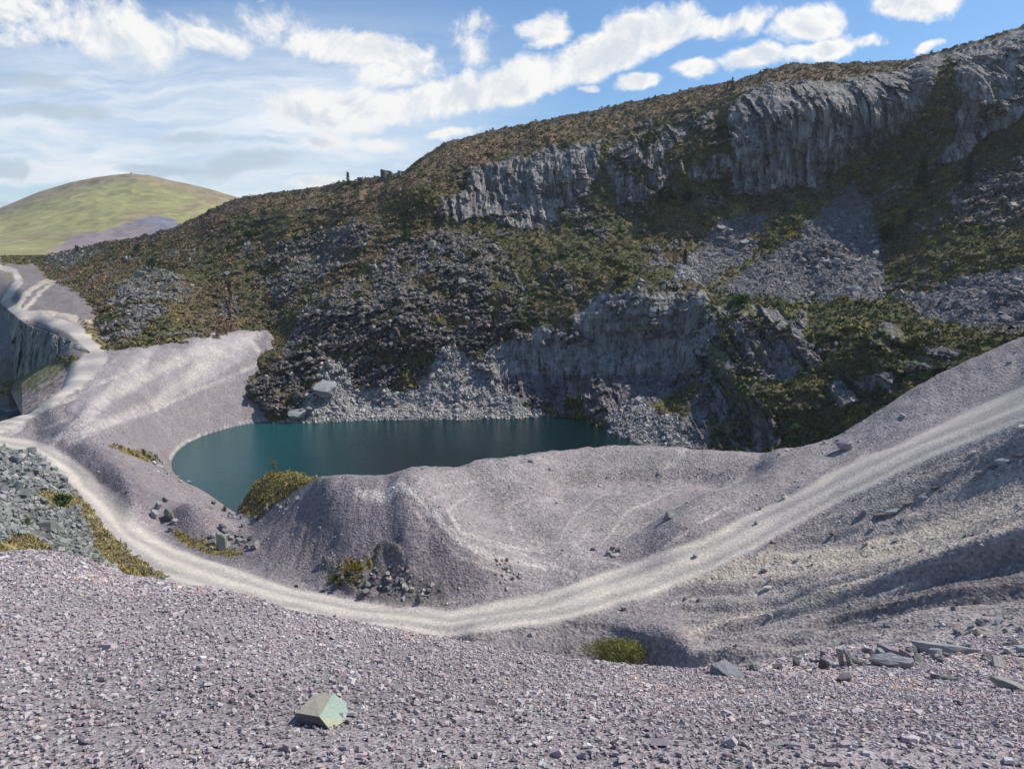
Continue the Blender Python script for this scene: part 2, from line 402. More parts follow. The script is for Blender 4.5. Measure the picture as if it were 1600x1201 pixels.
# ------------------------------------------------------------------ GROUND of the quarry floor (heights in metres above the lake)
WATER = [
 # far shore, left shore, near shore (hidden), right shore
 [(380, 659, 0), (430, 656, 0), (500, 658, 0), (600, 655, 0), (700, 653, 0), (800, 649, 0), (850, 645, 0), (900, 649, 0), (950, 668, 0), (985, 690, 0), (1040, 700, 0)],
 [(430, 656, 0), (380, 659, 0), (300, 686, -.8), (262, 702, -1.8), (243, 713, -2), (262, 726, -2), (292, 746, -.8), (320, 768, 0), (345, 786, 0), (362, 797, 0)],
]
GL = [
 # far left plain, roads
 [(-80, 400, 40.8), (200, 400, 40.8)], [(-80, 406, 39.3), (180, 406, 39.3)], [(-80, 412, 37.6), (160, 412, 37.6)], [(-80, 420, 35.2), (150, 420, 35.2)], [(-80, 430, 32.7), (140, 430, 32.7)], [(-80, 442, 31), (130, 442, 31)],
 [(-80, 455, 29.8), (100, 455, 29.8)], [(-80, 470, 28), (100, 470, 28)], [(-80, 487, 26.4), (0, 487, 26.4), (150, 487, 26.4)],
 [(20, 495, 25.6), (70, 498, 25.3), (160, 500, 25.3)],
 [(70, 500, 25), (110, 510, 24), (140, 530, 22), (165, 550, 20.3), (150, 572, 19.3), (100, 604, 17.8), (50, 638, 16.4), (0, 662, 15.8), (-80, 700, 15)],
 [(172, 551, 21.5), (220, 541, 21.45), (270, 531, 21.4), (330, 520, 22.1), (390, 509, 22.6), (425, 514, 21.5)],
 [(100, 640, 17.2), (88, 665, 16.6), (78, 690, 16.2)],
 [(40, 650, 14.5), (60, 672, 14.5), (0, 680, 15.2)],
 # berm beside the road
 [(95, 683, 17.2), (120, 684, 17.4), (150, 702, 16.9), (190, 738, 16.6), (212, 775, 16), (214, 800, 14.6)],
 [(100, 716, 15), (135, 742, 14.9), (170, 785, 14.4), (205, 822, 14), (235, 815, 13.4)],
 [(180, 700, 12.2), (215, 712, 9), (250, 745, 8.6), (290, 770, 6.4), (330, 790, 5)],
 [(235, 765, 12.2), (270, 785, 10.5), (250, 800, 13.0), (240, 808, 13)],
 [(272, 812, 13), (292, 793, 14.4), (325, 793, 14.3), (350, 812, 12.8)], [(285, 840, 12.6), (330, 848, 12.9), (360, 838, 12.6)],
 [(355, 805, 5), (372, 812, 8)],
 # haul road
 [(-60, 690, 16), (0, 694, 16), (60, 703, 16), (110, 742, 15.4), (150, 786, 15.2), (192, 838, 14.8), (262, 878, 14.7), (350, 908, 14.6), (450, 936, 14.5),
  (560, 957, 14.5), (700, 972, 14.6), (850, 953, 14.9), (1000, 908, 15.8), (1100, 868, 17), (1200, 816, 18.9), (1300, 764, 21.8), (1400, 717, 24.9), (1500, 674, 27.9), (1600, 632, 31), (1700, 590, 34)],
 # mound
 [(505, 743, 20.2), (540, 740, 20.8), (600, 741, 20.8), (622, 735, 21.2), (680, 727, 20.2), (720, 722, 19.6), (800, 712, 18.9), (850, 705, 18.5), (910, 697, 18.3), (970, 692, 18.1), (1050, 693, 18.1), (1100, 701, 17.6), (1180, 704, 17.5), (1215, 702, 18.2), (1245, 699, 19.1)],
 [(425, 737, 14.6), (395, 765, 11.5), (372, 795, 9.4)], [(455, 738, 16.5), (505, 745, 19.6), (430, 775, 15.5), (400, 812, 13)],
 [(372, 838, 12.8), (395, 860, 13.4), (430, 888, 13.8), (480, 914, 13.9), (540, 936, 13.9), (640, 946, 13.9), (760, 941, 14.2), (830, 925, 14.4)],
 [(460, 800, 16.5), (520, 780, 19.4), (580, 784, 19.6), (625, 765, 20.8)], [(440, 850, 14.6), (550, 850, 17), (600, 880, 16.1)],
 [(545, 765, 20.2), (590, 770, 20.1)],
 [(628, 752, 21.6), (650, 780, 20.6), (700, 830, 18.9), (745, 868, 17), (800, 893, 15.3)],
 [(640, 860, 17.6), (690, 900, 15.6)],
 # bowl
 [(700, 765, 17.6), (760, 820, 15.9), (850, 862, 15)], [(720, 745, 17.8), (850, 790, 15.4), (950, 820, 15)],
 [(870, 762, 15.0), (900, 761, 14.9), (960, 762, 14.8), (1050, 758, 14.9), (1120, 752, 15.2)],
 [(950, 775, 14.9), (1050, 772, 15.0)], [(960, 862, 15.1), (990, 830, 15), (1030, 800, 15.1), (1080, 775, 15.3), (1150, 742, 16)],
 [(965, 868, 15.3), (1010, 845, 16.4), (1045, 812, 18), (1090, 788, 18.8), (1150, 755, 19.4), (1230, 712, 19.7)],
 [(900, 880, 14.9), (960, 890, 15.2)],
 # right bank
 [(1245, 699, 19.1), (1300, 683, 21), (1330, 669, 22), (1380, 638, 24.8), (1440, 600, 28.2), (1520, 560, 31.4), (1600, 527, 34.2), (1700, 488, 37.5)],
 [(1300, 720, 21.2), (1420, 660, 25.5), (1600, 570, 32)], [(1150, 805, 18.4), (1230, 760, 20.2)],
 # below the haul road
 [(1240, 850, 18.5), (1300, 825, 19.8), (1370, 795, 21.9), (1440, 758, 24.2), (1520, 715, 27), (1600, 668, 30), (1700, 610, 33.5)],
 [(1360, 832, 20.6), (1450, 795, 22.8), (1540, 760, 25.3), (1600, 732, 27.2), (1700, 695, 30)],
 [(950, 915, 15), (1100, 888, 16.6), (1250, 878, 18.2), (1400, 848, 20.8), (1500, 815, 23), (1600, 775, 26), (1700, 735, 29)],
 [(1150, 930, 16.6), (1180, 960, 16.6)], [(1150, 990, 16.8)],
 # hump with the gorse bush
 [(740, 1000, 14.7), (800, 984, 14.9), (870, 971, 15.2), (940, 973, 15.6), (1000, 986, 16.3), (1055, 1015, 16.9), (1095, 1045, 17)],
 [(800, 1006, 14.2), (870, 1016, 14.1), (950, 1012, 14.6), (1000, 1028, 15.2)], [(760, 1030, 13.6), (870, 1045, 13.4), (960, 1045, 13.8), (1040, 1052, 14.9)],
 [(950, 958, 15.3), (1050, 960, 15.8), (1100, 1000, 16.4)],
 [(700, 1060, 12.5), (850, 1070, 12.5), (1000, 1080, 13.5), (1100, 1100, 16)],
 [(1200, 1060, 20), (1400, 1060, 24), (1650, 1050, 30)],
 [(0, 950, 25.5), (200, 960, 22), (400, 1000, 17), (560, 1010, 14.5)], [(0, 1060, 27), (400, 1100, 22), (800, 1150, 22), (1200, 1160, 24), (1650, 1160, 30)],
 # rubble left of the road
 [(0, 712, 18), (40, 714, 17.8), (80, 738, 16.9), (120, 780, 16.3), (150, 825, 15.8), (190, 865, 15.3), (235, 892, 15)],
 [(-80, 770, 21), (0, 770, 19.6), (60, 790, 18.6), (110, 830, 17.6), (160, 880, 16.6)], [(-80, 850, 24.5), (0, 838, 23), (60, 862, 21.5), (120, 885, 19.5), (180, 900, 17.6)],
 # pit with the second pool, far left
 [(0, 598, -1), (25, 592, -1), (10, 575, 0), (-80, 590, -1), (-80, 560, 5)],
]
HID = np.array([  # hidden and underwater points (X, Y, Z)
 (-60, 150, -4), (-30, 150, -7), (0, 150, -8), (20, 150, -7), (-20, 120, -3), (0, 122, -2), (20, 126, -2), (-50, 175, -5), (-10, 180, -8), (25, 170, -5), (40, 150, -3), (-30, 185, -5),
 (-38, 104, 8), (-28, 98, 11.5), (-20, 108, 3), (60, 145, 3), (80, 145, 8), (100, 150, 12),
 (8, 188, -6), (-15, 190, -6), (25, 184, -6), (-35, 192, -3), (5, 200, -6), (-60, 215, -6), (0, 225, -8), (60, 220, -8), (120, 200, -5), (-60, 300, 10), (0, 330, 0), (100, 300, 0),
 (-120, 280, 20), (-150, 330, 25), (-30, 225, 2), (-50, 250, 12)])
g = dens(GL + WATER, 15)
a, k = ray(g[:, 0], g[:, 1])
gd_ = (g[:, 2] - CAMZ) / k
gd_ = np.where(gd_ < 0, 500, gd_)
GD = [  # the same kind of points, with the distance given instead of the height
 [(1262, 938, 51), (1330, 913, 50.5), (1420, 877, 50.5), (1600, 813, 49), (1700, 775, 48)],
 [(1262, 962, 49.2), (1300, 953, 48.6), (1380, 921, 47.8), (1500, 872, 46.6), (1600, 842, 45.6), (1700, 815, 45)],
 [(1235, 990, 47.6), (1262, 982, 47), (1320, 968, 46.6), (1400, 950, 46), (1500, 918, 45.2), (1600, 892, 44.4), (1700, 865, 43.6)],
 [(1150, 1008, 47), (1250, 1003, 45.6), (1400, 984, 42), (1600, 950, 38), (1700, 935, 37)],
 [(890, 733, 95.2), (960, 730, 97.6), (1050, 728, 98), (1120, 726, 97.3), (1180, 718, 96.8)],
 [(890, 745, 94.2), (960, 742, 96.5), (1050, 739, 96.9), (1120, 737, 96.2), (1185, 728, 95.7)]]
g3 = dens(GD, 15); a3, k3 = ray(g3[:, 0], g3[:, 1])
a = np.r_[a, a3]; gd_ = np.r_[gd_, g3[:, 2]]; GV = np.r_[g[:, 2], CAMZ + k3 * g3[:, 2]]
# long tipped slope down to the water, left: nearly a plane between its crest, its foot and the shore
an = dens([[(172, 551, 170), (270, 531, 195), (330, 520, 206), (390, 509, 226), (425, 514, 226)], [(172, 551, 170), (150, 572, 163), (100, 604, 150)], [(240, 712, 159), (300, 684, 173), (380, 659, 190), (430, 656, 194)],
           [(88, 665, 116), (78, 690, 110)], [(150, 702, 105.5), (180, 700, 118)], [(376, 605, 197)]], 30)
sp = np.array([(x, y) for x in range(120, 400, 28) for y in range(545, 700, 18)])
ok = inpoly(sp[:, 0] + 0., sp[:, 1] + 0., [(112, 630), (180, 566), (270, 545), (385, 525), (398, 545), (375, 600), (376, 640), (300, 665), (235, 690), (185, 685), (120, 668)])
sp = sp[ok]; spd = 1 / rbf(an[:, :2] / 1000, 1 / an[:, 2], sp / 1000., .05, 1e-4)
a4, k4 = ray(sp[:, 0], sp[:, 1])
a = np.r_[a, a4]; gd_ = np.r_[gd_, spd]; GV = np.r_[GV, CAMZ + k4 * spd]
# behind every crest that stands against the lake or the cliff the ground falls away
cr = dens([[(505, 743, 20.2), (540, 740, 20.8), (600, 741, 20.8), (622, 735, 21.2), (680, 727, 20.2), (720, 722, 19.6), (800, 712, 18.9), (850, 705, 18.5), (910, 697, 18.3), (970, 692, 18.1), (1050, 693, 18.1), (1100, 701, 17.6), (1180, 704, 17.5), (1215, 702, 18.2), (1245, 699, 19.1), (1300, 683, 21), (1330, 669, 22), (1440, 600, 28.2), (1520, 560, 31.4), (1600, 527, 34.2), (1700, 488, 37.5)]], 14)
ac, kc = ray(cr[:, 0], cr[:, 1]); dc = (cr[:, 2] - CAMZ) / kc
for dd, dz in ((4, 2.2), (8, 6), (14, 11), (20, 16)):
    a = np.r_[a, ac]; gd_ = np.r_[gd_, dc + dd]; GV = np.r_[GV, cr[:, 2] - dz]
cl_ = dens([[(172, 551, 170), (270, 531, 195), (330, 520, 206), (390, 509, 226), (425, 514, 226)]], 14)
al, kl = ray(cl_[:, 0], cl_[:, 1]); zl_ = CAMZ + kl * cl_[:, 2]
for dd, dz in ((5, .5), (12, 2.0), (25, 3.5)):
    a = np.r_[a, al]; gd_ = np.r_[gd_, cl_[:, 2] + dd]; GV = np.r_[GV, zl_ - dz]
# the pit beyond the left end of the lower road
for px_ in (-90, -50, -10, 30, 60):
    for d_, z_ in ((145, 9), (160, 4.5), (178, 0), (198, -3)):
        a = np.r_[a, (px_ - 800) / 1156 * 1.02]; gd_ = np.r_[gd_, d_]; GV = np.r_[GV, z_]
GP = np.c_[a, 30.0 / gd_]
hp = np.c_[HID[:, 0] / HID[:, 1], 30.0 / HID[:, 1]]
GP = np.r_[GP, hp]; GV = np.r_[GV, HID[:, 2]]
NC, NR = 740, 380
au = np.linspace(-.80, .84, NC)
w = np.r_[np.linspace(30 / 24, 30 / 40., 36)[:-1], np.linspace(30 / 40., 30 / 125., 250)[:-1], np.linspace(30 / 125., 30 / 245., 170)[:-1], np.linspace(30 / 245., 30 / 520., 60)]
AU, W = np.meshgrid(au, w)
Yg = 30.0 / W; Xg = AU * Yg
Zg = rbf(GP, GV, np.c_[AU.ravel(), W.ravel()], .015, 2e-3).reshape(AU.shape)
def blurx(A, n):
    k_ = np.exp(-.5 * (np.arange(-3 * n, 3 * n + 1) / n) ** 2); k_ /= k_.sum()
    P_ = np.pad(A, ((0, 0), (3 * n, 3 * n)), mode='edge'); out = np.zeros_like(A)
    for i_, w_ in enumerate(k_): out += w_ * P_[:, i_:i_ + A.shape[1]]
    return out
far_m = sstep(Yg, 118, 140) * sstep(AU, -.32, -.36) * sstep(AU, -.60, -.57)
Zg = Zg * (1 - far_m) + blurx(Zg, 9) * far_m
Zg = Zg * .25 + blurx(Zg, 2) * .75
pxg, pyg = proj(Xg, Yg, Zg)
# tracks, given as polylines with half widths on the picture plane and laid on the ground
R_main = [(-100, 690, 13), (0, 694, 13), (60, 704, 14), (105, 735, 20), (150, 786, 30), (196, 838, 32), (262, 878, 26), (350, 908, 23), (450, 936, 20),
          (560, 957, 20), (700, 974, 22), (850, 953, 27), (1000, 908, 30), (1100, 868, 27), (1200, 818, 26), (1300, 766, 24), (1400, 718, 22), (1500, 675, 24), (1600, 634, 27), (1700, 592, 30)]
R_left = [(-100, 705, 16), (0, 664, 14), (50, 637, 14), (100, 603, 15), (148, 566, 17), (152, 545, 17), (130, 523, 13), (100, 508, 9), (60, 497, 8), (25, 488, 9), (8, 470, 6), (30, 440, 6), (22, 423, 4), (0, 418, 4)]
R_far = [[(25, 490, 5), (80, 489, 4), (120, 497, 4), (110, 512, 5)], [(26, 485, 4), (38, 462, 4), (60, 445, 4), (95, 431, 3)], [(40, 482, 3), (60, 460, 3), (85, 440, 3)], [(30, 490, 4), (60, 505, 4), (100, 512, 5)], [(118, 503, 4), (165, 500, 3)]]
R_second = [(900, 925, 14), (1000, 908, 16), (1100, 890, 17), (1250, 880, 18), (1400, 851, 17), (1500, 817, 15), (1600, 778, 14), (1700, 736, 14)]
R_third = [(1080, 985, 4), (1180, 955, 6), (1262, 940, 7), (1330, 915, 6), (1420, 877, 6), (1600, 812, 6), (1700, 780, 6)]
R_br = [(1180, 830, 10), (1230, 785, 9), (1300, 745, 8), (1380, 705, 6)]
R_path = [[(80, 700, 7), (85, 685, 6), (100, 680, 5)], [(100, 682, 4), (240, 638, 3.5), (330, 600, 3), (404, 568, 3), (408, 552, 4), (385, 525, 6)],
          [(110, 684, 6), (250, 625, 9), (330, 560, 12), (400, 520, 10)], [(110, 680, 5), (170, 620, 8), (260, 570, 9), (330, 540, 9)],
          [(150, 600, 3), (200, 580, 3), (230, 562, 3)], [(70, 620, 3), (110, 612, 3), (125, 605, 3)], [(60, 640, 2), (100, 625, 3), (120, 618, 3)], [(70, 668, 2), (110, 650, 3)], [(0, 690, 3), (40, 660, 3), (75, 630, 3)],
          [(640, 765, 6), (680, 805, 6), (720, 845, 6), (770, 872, 5), (850, 885, 5)], [(1075, 700, 4), (1042, 728, 4), (1040, 745, 4)], [(768, 722, 3), (770, 752, 3)], [(968, 722, 3), (966, 765, 3)],
          [(735, 770, 2), (700, 800, 2.5), (720, 830, 3), (770, 848, 3), (850, 862, 3)], [(800, 800, 1.6), (795, 820, 1.6), (812, 840, 1.8), (850, 850, 2)], [(820, 850, 2), (900, 868, 2.5), (990, 885, 3)],
          [(893, 848, 2), (925, 870, 2), (935, 880, 2)], [(880, 835, 1.6), (876, 848, 1.6)], [(925, 822, 1.6), (912, 840, 1.6)], [(870, 880, 2), (850, 905, 2.5), (840, 920, 3)], [(760, 850, 2), (860, 880, 2.6), (930, 905, 3)],
          [(660, 750, 3), (640, 790, 3), (700, 850, 2)], [(820, 790, 1.4), (845, 775, 1.4), (880, 780, 1.4)], [(1000, 880, 2), (1090, 820, 2), (1170, 775, 2)],
          [(560, 775, 8), (600, 778, 9), (625, 760, 8)], [(690, 760, 1.6), (760, 745, 1.6), (840, 755, 1.6)], [(830, 770, 1.6), (790, 795, 1.8), (800, 825, 1.8), (870, 850, 2)], [(950, 770, 1.6), (900, 800, 1.8), (880, 835, 2)], [(1060, 765, 1.6), (980, 800, 1.8), (940, 850, 2.2)], [(690, 850, 2.4), (740, 880, 3), (800, 905, 3)], [(1160, 740, 2), (1060, 790, 2), (990, 830, 2), (930, 880, 2.5)], [(1250, 860, 3), (1400, 815, 3), (1600, 735, 3)], [(1150, 900, 2.5), (1330, 872, 3), (1500, 825, 3), (1600, 790, 3)], [(1050, 940, 3), (1150, 925, 3), (1300, 905, 3), (1500, 840, 3)], [(330, 905, 3), (700, 965, 3), (1000, 895, 3)], [(1430, 800, 4), (1600, 740, 4)], [(1400, 905, 3), (1600, 850, 3)], [(1250, 1000, 4), (1450, 985, 4), (1600, 970, 4)]]
nz_ = np.clip(80 / Yg, .12, 1)
wx = pxg + 5 * nz_ * fbm(Xg * .15, Yg * .15, Xg * 0, 3, 3); wy = pyg + 2.5 * nz_ * fbm(Xg * .2, Yg * .2, Xg * 0, 3, 9)
d_main = lined(wx, wy, R_main); d_left = lined(wx, wy, R_left); d_sec = lined(wx, wy, R_second)
road = np.maximum(1 - sstep(d_main, .75, 1.25), 1 - sstep(d_left, .75, 1.25))
road2 = (1 - sstep(d_sec, .5, 1.3)) * .75
road2 = np.maximum(road2, (1 - sstep(lined(wx, wy, R_third), .4, 1.3)) * .7)
road2 = np.maximum(road2, (1 - sstep(lined(wx, wy, R_br), .3, 1.5)) * .6)
for L in R_far: road2 = np.maximum(road2, 1 - sstep(lined(wx, wy, L), .5, 1.4))
track = np.zeros(wx.shape)
tx_ = pxg + .35 * (wx - pxg); ty_ = pyg + .35 * (wy - pyg)
for L in R_path: track = np.maximum(track, (1 - sstep(lined(tx_, ty_, L), .2, 1.7)) * (.6 if max(p_[2] for p_ in L) > 4 else .42) * (.75 + .5 * fbm(Xg * .4, Yg * .4, 0 * Xg, 3, 96)))
# relief
along = fbm(Xg * .09, Yg * .09, Zg * 0, 3, 21)
flat = np.clip(1 - road * .9, 0, 1)
dist = 30.0 / W
rel = fbm(Xg * .22, Yg * .22, 0 * Xg, 4, 31) * .28 + fbm(Xg * .9, Yg * .9, 0 * Xg, 3, 41) * .09
rel *= np.clip(dist / 90., .6, 1.6)
rocky_l = inpoly(wx, wy, [(-100, 708), (40, 706), (85, 735), (130, 782), (160, 830), (205, 868), (260, 905), (-100, 905)])
foot = inpoly(wx, wy, [(500, 880), (560, 868), (600, 850), (625, 860), (640, 890), (690, 910), (700, 940), (620, 950), (560, 935)])
# rills that run with the slope and the wheelings on the right-hand side
sx = Xg * .80 - Yg * .35; sy = Xg * .35 + Yg * .80
right = inpoly(wx, wy, [(1080, 1060), (1060, 930), (1250, 830), (1700, 600), (1800, 1200)]).astype(float)
rill = fbm(sx * .05, sy * .9, 0 * Xg, 4, 51)
rel += right * (1 - np.maximum(road, road2 * .6)) * (rill * .5 - .22 * np.abs(fbm(sx * .07, sy * 1.6, 0 * Xg, 3, 57)))
slp = inpoly(wx, wy, [(100, 640), (180, 560), (400, 512), (400, 600), (370, 655), (250, 705), (160, 700)])
rill2 = fbm((Xg * .55 + Yg * .83) * .05, (Xg * .83 - Yg * .55) * .6, 0 * Xg, 4, 61)
rel *= 1 - .7 * slp
rel += (1 - slp) * fbm(Xg * 2.4, Yg * 2.4, 0 * Xg, 2, 43) * .05
ang_ = np.arctan2(Xg + 68, Yg - 108)
rad_ = np.hypot(Xg + 68, Yg - 108)
rill2 = fbm(ang_ * 26, rad_ * .03, 0 * Xg, 5, 62)
rel += slp * rill2 * .16
flank = inpoly(wx, wy, [(400, 850), (500, 745), (630, 745), (700, 830), (780, 900), (640, 945), (480, 915)])
rel += flank * fbm(Xg * .6, Yg * .12, 0 * Xg, 4, 71) * .22
trail_lines = np.minimum.reduce([lined(wx, wy, L) for L in R_path[:9]])
rel -= .25 * (1 - sstep(trail_lines, .5, 2.2))
# cut banks: the ground drops sharply in front of these lines and comes back further on
for L_, hh_, fd_ in (([(850, 744), (900, 742), (950, 739), (1050, 737), (1120, 737), (1185, 726), (1225, 708)], 1.15, 40),
                     ([(1255, 965), (1290, 952), (1380, 918), (1500, 868), (1700, 805)], 1.05, 75),
                     ([(1280, 862), (1340, 838), (1372, 806), (1440, 772), (1520, 722), (1600, 690), (1700, 640)], .55, 30),
                     ([(1330, 925), (1420, 890), (1520, 858), (1700, 800)], .4, 18), ([(1180, 1006), (1300, 992), (1450, 972), (1700, 930)], .5, 26),
                     ([(735, 1000), (800, 984), (870, 971), (940, 974), (1000, 988), (1055, 1016)], .5, 40)):
    lx_ = [p_[0] for p_ in L_]; s_ = wy - np.interp(wx, lx_, [p_[1] for p_ in L_])
    m_ = sstep(wx, lx_[0] - 10, lx_[0] + 50) * (1 - sstep(wx, lx_[-1] - 50, lx_[-1] + 10))
    if lx_[-1] > 1650: m_ = sstep(wx, lx_[0] - 10, lx_[0] + 50)
    rel -= hh_ * (.75 + .4 * fbm(Xg * .15, Yg * .15, 0 * Xg, 3, 85)) * sstep(s_, -1.5, 3.5) * (1 - sstep(s_, 6, fd_)) * m_ * (Yg < 115)
rel += rocky_l * (fbm(Xg * .35, Yg * .35, 0 * Xg, 4, 81) * .8)
rel += foot * np.abs(fbm(Xg * .5, Yg * .5, 0 * Xg, 3, 83)) * .7
ruts = np.cos(d_main * 7.0) * .05 * road
lakeside = sstep(Zg, .2, 1.6); Zs_ = Zg.copy()
Zg = Zg + rel * flat * np.where(Zg < 1.6, lakeside, 1) + ruts
pxg, pyg = proj(Xg, Yg, Zg)
# ground colour by region; shade of the lower right bank is painted in
n1 = fbm(Xg * .12, Yg * .12, 0 * Xg, 4, 91); n2 = fbm(Xg * .7, Yg * .7, 0 * Xg, 4, 92)
C_ = lambda *v: np.array(v)
base = C_(.258, .226, .228)[None, None] * (1 + .10 * n1 + .07 * n2)[..., None]
warm = C_(.34, .30, .265)
def blend(c, col, m): return c * (1 - m[..., None]) + np.asarray(col) * m[..., None]
base = blend(base, C_(.345, .308, .28), np.clip(right * .55 + .25 * right * rill, 0, 1))
bowl = inpoly(wx, wy, [(640, 745), (900, 700), (1230, 700), (1600, 540), (1700, 600), (1300, 760), (1040, 830), (960, 880), (850, 930), (760, 880)])
base = blend(base, C_(.315, .283, .278), bowl * .6)
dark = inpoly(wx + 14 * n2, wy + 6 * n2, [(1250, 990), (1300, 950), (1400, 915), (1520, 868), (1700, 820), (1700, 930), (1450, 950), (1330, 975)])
base = blend(base, C_(.185, .165, .165), dark * .7)  # bank turned from the sun: its shade darkens the ground colour here
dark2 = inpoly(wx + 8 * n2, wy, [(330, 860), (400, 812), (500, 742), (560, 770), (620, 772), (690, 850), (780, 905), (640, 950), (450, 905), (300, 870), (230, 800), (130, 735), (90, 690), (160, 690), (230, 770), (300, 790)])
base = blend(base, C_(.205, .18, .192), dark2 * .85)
base = blend(base, C_(.27, .245, .26), slp * .5)
fan = inpoly(wx, wy, [(90, 688), (150, 560), (270, 532), (400, 510), (385, 560), (250, 640)])
base = blend(base, C_(.40, .365, .365), np.clip(fan * (.40 + 1.2 * rill2), 0, .9))
base = blend(base, C_(.52, .47, .43), np.clip(track * 1.4, 0, .9))
fine_t = np.exp(-((np.abs(fbm(Xg * .07 + 3, Yg * .07, 0 * Xg, 3, 95))) / .035) ** 2) * (bowl + slp * .8 + right * .4)
base = blend(base, C_(.40, .365, .35), np.clip(fine_t * .45, 0, .5))
base = blend(base, C_(.50, .435, .35), road2)
farl = (Yg > 175) & (pxg < 170)
base = blend(base, C_(.17, .155, .155), farl * (road2 < .3) * (.35 + .4 * sstep(n1, -.3, .3)))
base = blend(base, C_(.21, .185, .09), farl * (sstep(n2 + n1, .2, .6)) * (pyg < 445) * .8)
base = blend(base, C_(.36, .33, .30), farl * (pyg < 411) * (pyg > 396) * .7)
streak = .5 + .5 * np.cos(d_main * 8.5 + 1.2 * n1)
base = blend(base, (C_(.375, .342, .315) + (C_(.54, .487, .425) - C_(.375, .342, .315)) * streak[..., None]), road)
grass_l = inpoly(wx + 6 * n2, wy + 4 * n2, [(118, 790), (135, 785), (165, 830), (205, 862), (270, 905), (190, 900), (150, 870), (140, 830)]) | inpoly(wx + 6 * n2, wy + 4 * n2, [(-100, 828), (50, 845), (110, 885), (-100, 900)])
grass_l |= inpoly(wx + 5 * n2, wy + 3 * n2, [(55, 775), (80, 772), (130, 780), (125, 790), (80, 790)])
tufts = (inpoly(wx, wy, [(370, 800), (400, 745), (425, 736), (505, 746), (470, 760), (430, 790), (405, 812)]) |
         inpoly(wx + 8 * n2, wy + 6 * n2, [(510, 905), (545, 878), (600, 870), (560, 920), (520, 915)]) |
         inpoly(wx + 8 * n2, wy + 6 * n2, [(275, 832), (330, 845), (380, 865), (360, 872), (290, 850)]) |
         inpoly(wx + 6 * n2, wy + 3 * n2, [(165, 693), (230, 706), (245, 718), (230, 722), (190, 705)]) |
         inpoly(wx + 6 * n2, wy + 3 * n2, [(0, 395), (120, 388), (70, 428), (55, 412), (0, 414)]) |
         inpoly(wx + 8 * n2, wy + 4 * n2, [(165, 550), (120, 505), (230, 500), (350, 505), (200, 545)]) |
         inpoly(wx + 4 * n2, wy + 3 * n2, [(0, 600), (60, 575), (118, 552), (126, 562), (60, 605), (0, 620)]))
gcol = C_(.20, .165, .06)[None, None] * (1 + .35 * n2)[..., None]
base = blend(base, gcol, tufts * (.55 + .45 * sstep(n1, -.5, .3)))
base = blend(base, C_(.17, .13, .065), grass_l * .8)
base = blend(base, C_(.20, .215, .195), (rocky_l & ~grass_l) * .9)
base = blend(base, C_(.12, .115, .11), foot * .6)
pit = (Yg > 128) & (Yg < 222) & (pxg < 132) & (Zg < 14.5) & (pyg < 640)
base = blend(base, C_(.13, .12, .05), pit * (.6 + .3 * n2))
wet = (1 - sstep(Zs_, .0, .25))
base = blend(base, C_(.10, .11, .10), wet * .8)
edge = np.exp(-((Zs_ - .45) / .22) ** 2) * inpoly(pxg, pyg, [(230, 720), (240, 700), (440, 640), (440, 665), (260, 720)])
base = blend(base, C_(.5, .47, .45), np.clip(edge, 0, .85))
reg = np.where((road > .5), 1, 0)
reg = np.where(tufts | grass_l, 2, reg)
reg = np.where(rocky_l & ~grass_l, 3, reg)
GPos = np.stack([Xg, Yg, Zg], -1)
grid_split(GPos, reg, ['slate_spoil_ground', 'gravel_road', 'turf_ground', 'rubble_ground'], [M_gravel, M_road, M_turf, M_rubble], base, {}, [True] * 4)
Gn = normals(GPos)
# ------------------------------------------------------------------ QUARRY HILLSIDE
RIDGE = [(40, 402, 440), (75, 398, 420), (120, 388, 395), (165, 378, 370), (210, 372, 350), (270, 357, 332), (340, 322, 322), (380, 308, 318), (440, 300, 312), (500, 292, 306), (545, 283, 300), (600, 275, 295), (630, 268, 292), (660, 245, 294), (690, 225, 298), (750, 208, 303), (800, 198, 306), (850, 188, 308), (900, 178, 308), (960, 165, 308), (1000, 158, 308), (1060, 143, 306), (1100, 135, 304), (1150, 127, 302), (1200, 108, 300), (1240, 100, 298), (1300, 98, 296), (1360, 97, 292), (1420, 93, 286), (1460, 83, 281), (1500, 72, 276), (1540, 60, 271), (1600, 40, 264), (1700, 8, 250), (1760, -10, 245)]
BASE = [(40, 470, 300), (75, 478, 268), (110, 492, 236), (140, 500, 222), (165, 530, 200), (180, 550, 186), (230, 541, 197), (270, 533, 201), (340, 520, 214), (400, 512, 230), (425, 520, 230), (440, 545, 214), (400, 585, 203), (376, 605, 198), (378, 635, 197), (400, 652, 195), (440, 660, 192), (500, 663, 191), (600, 660, 193), (700, 658, 194), (800, 653, 196), (850, 650, 199), (900, 655, 196), (950, 676, 182), (990, 700, 169), (1040, 712, 164), (1120, 718, 160), (1200, 718, 156), (1290, 700, 148), (1400, 640, 143), (1520, 580, 136), (1600, 548, 132), (1700, 510, 128), (1760, 500, 126)]
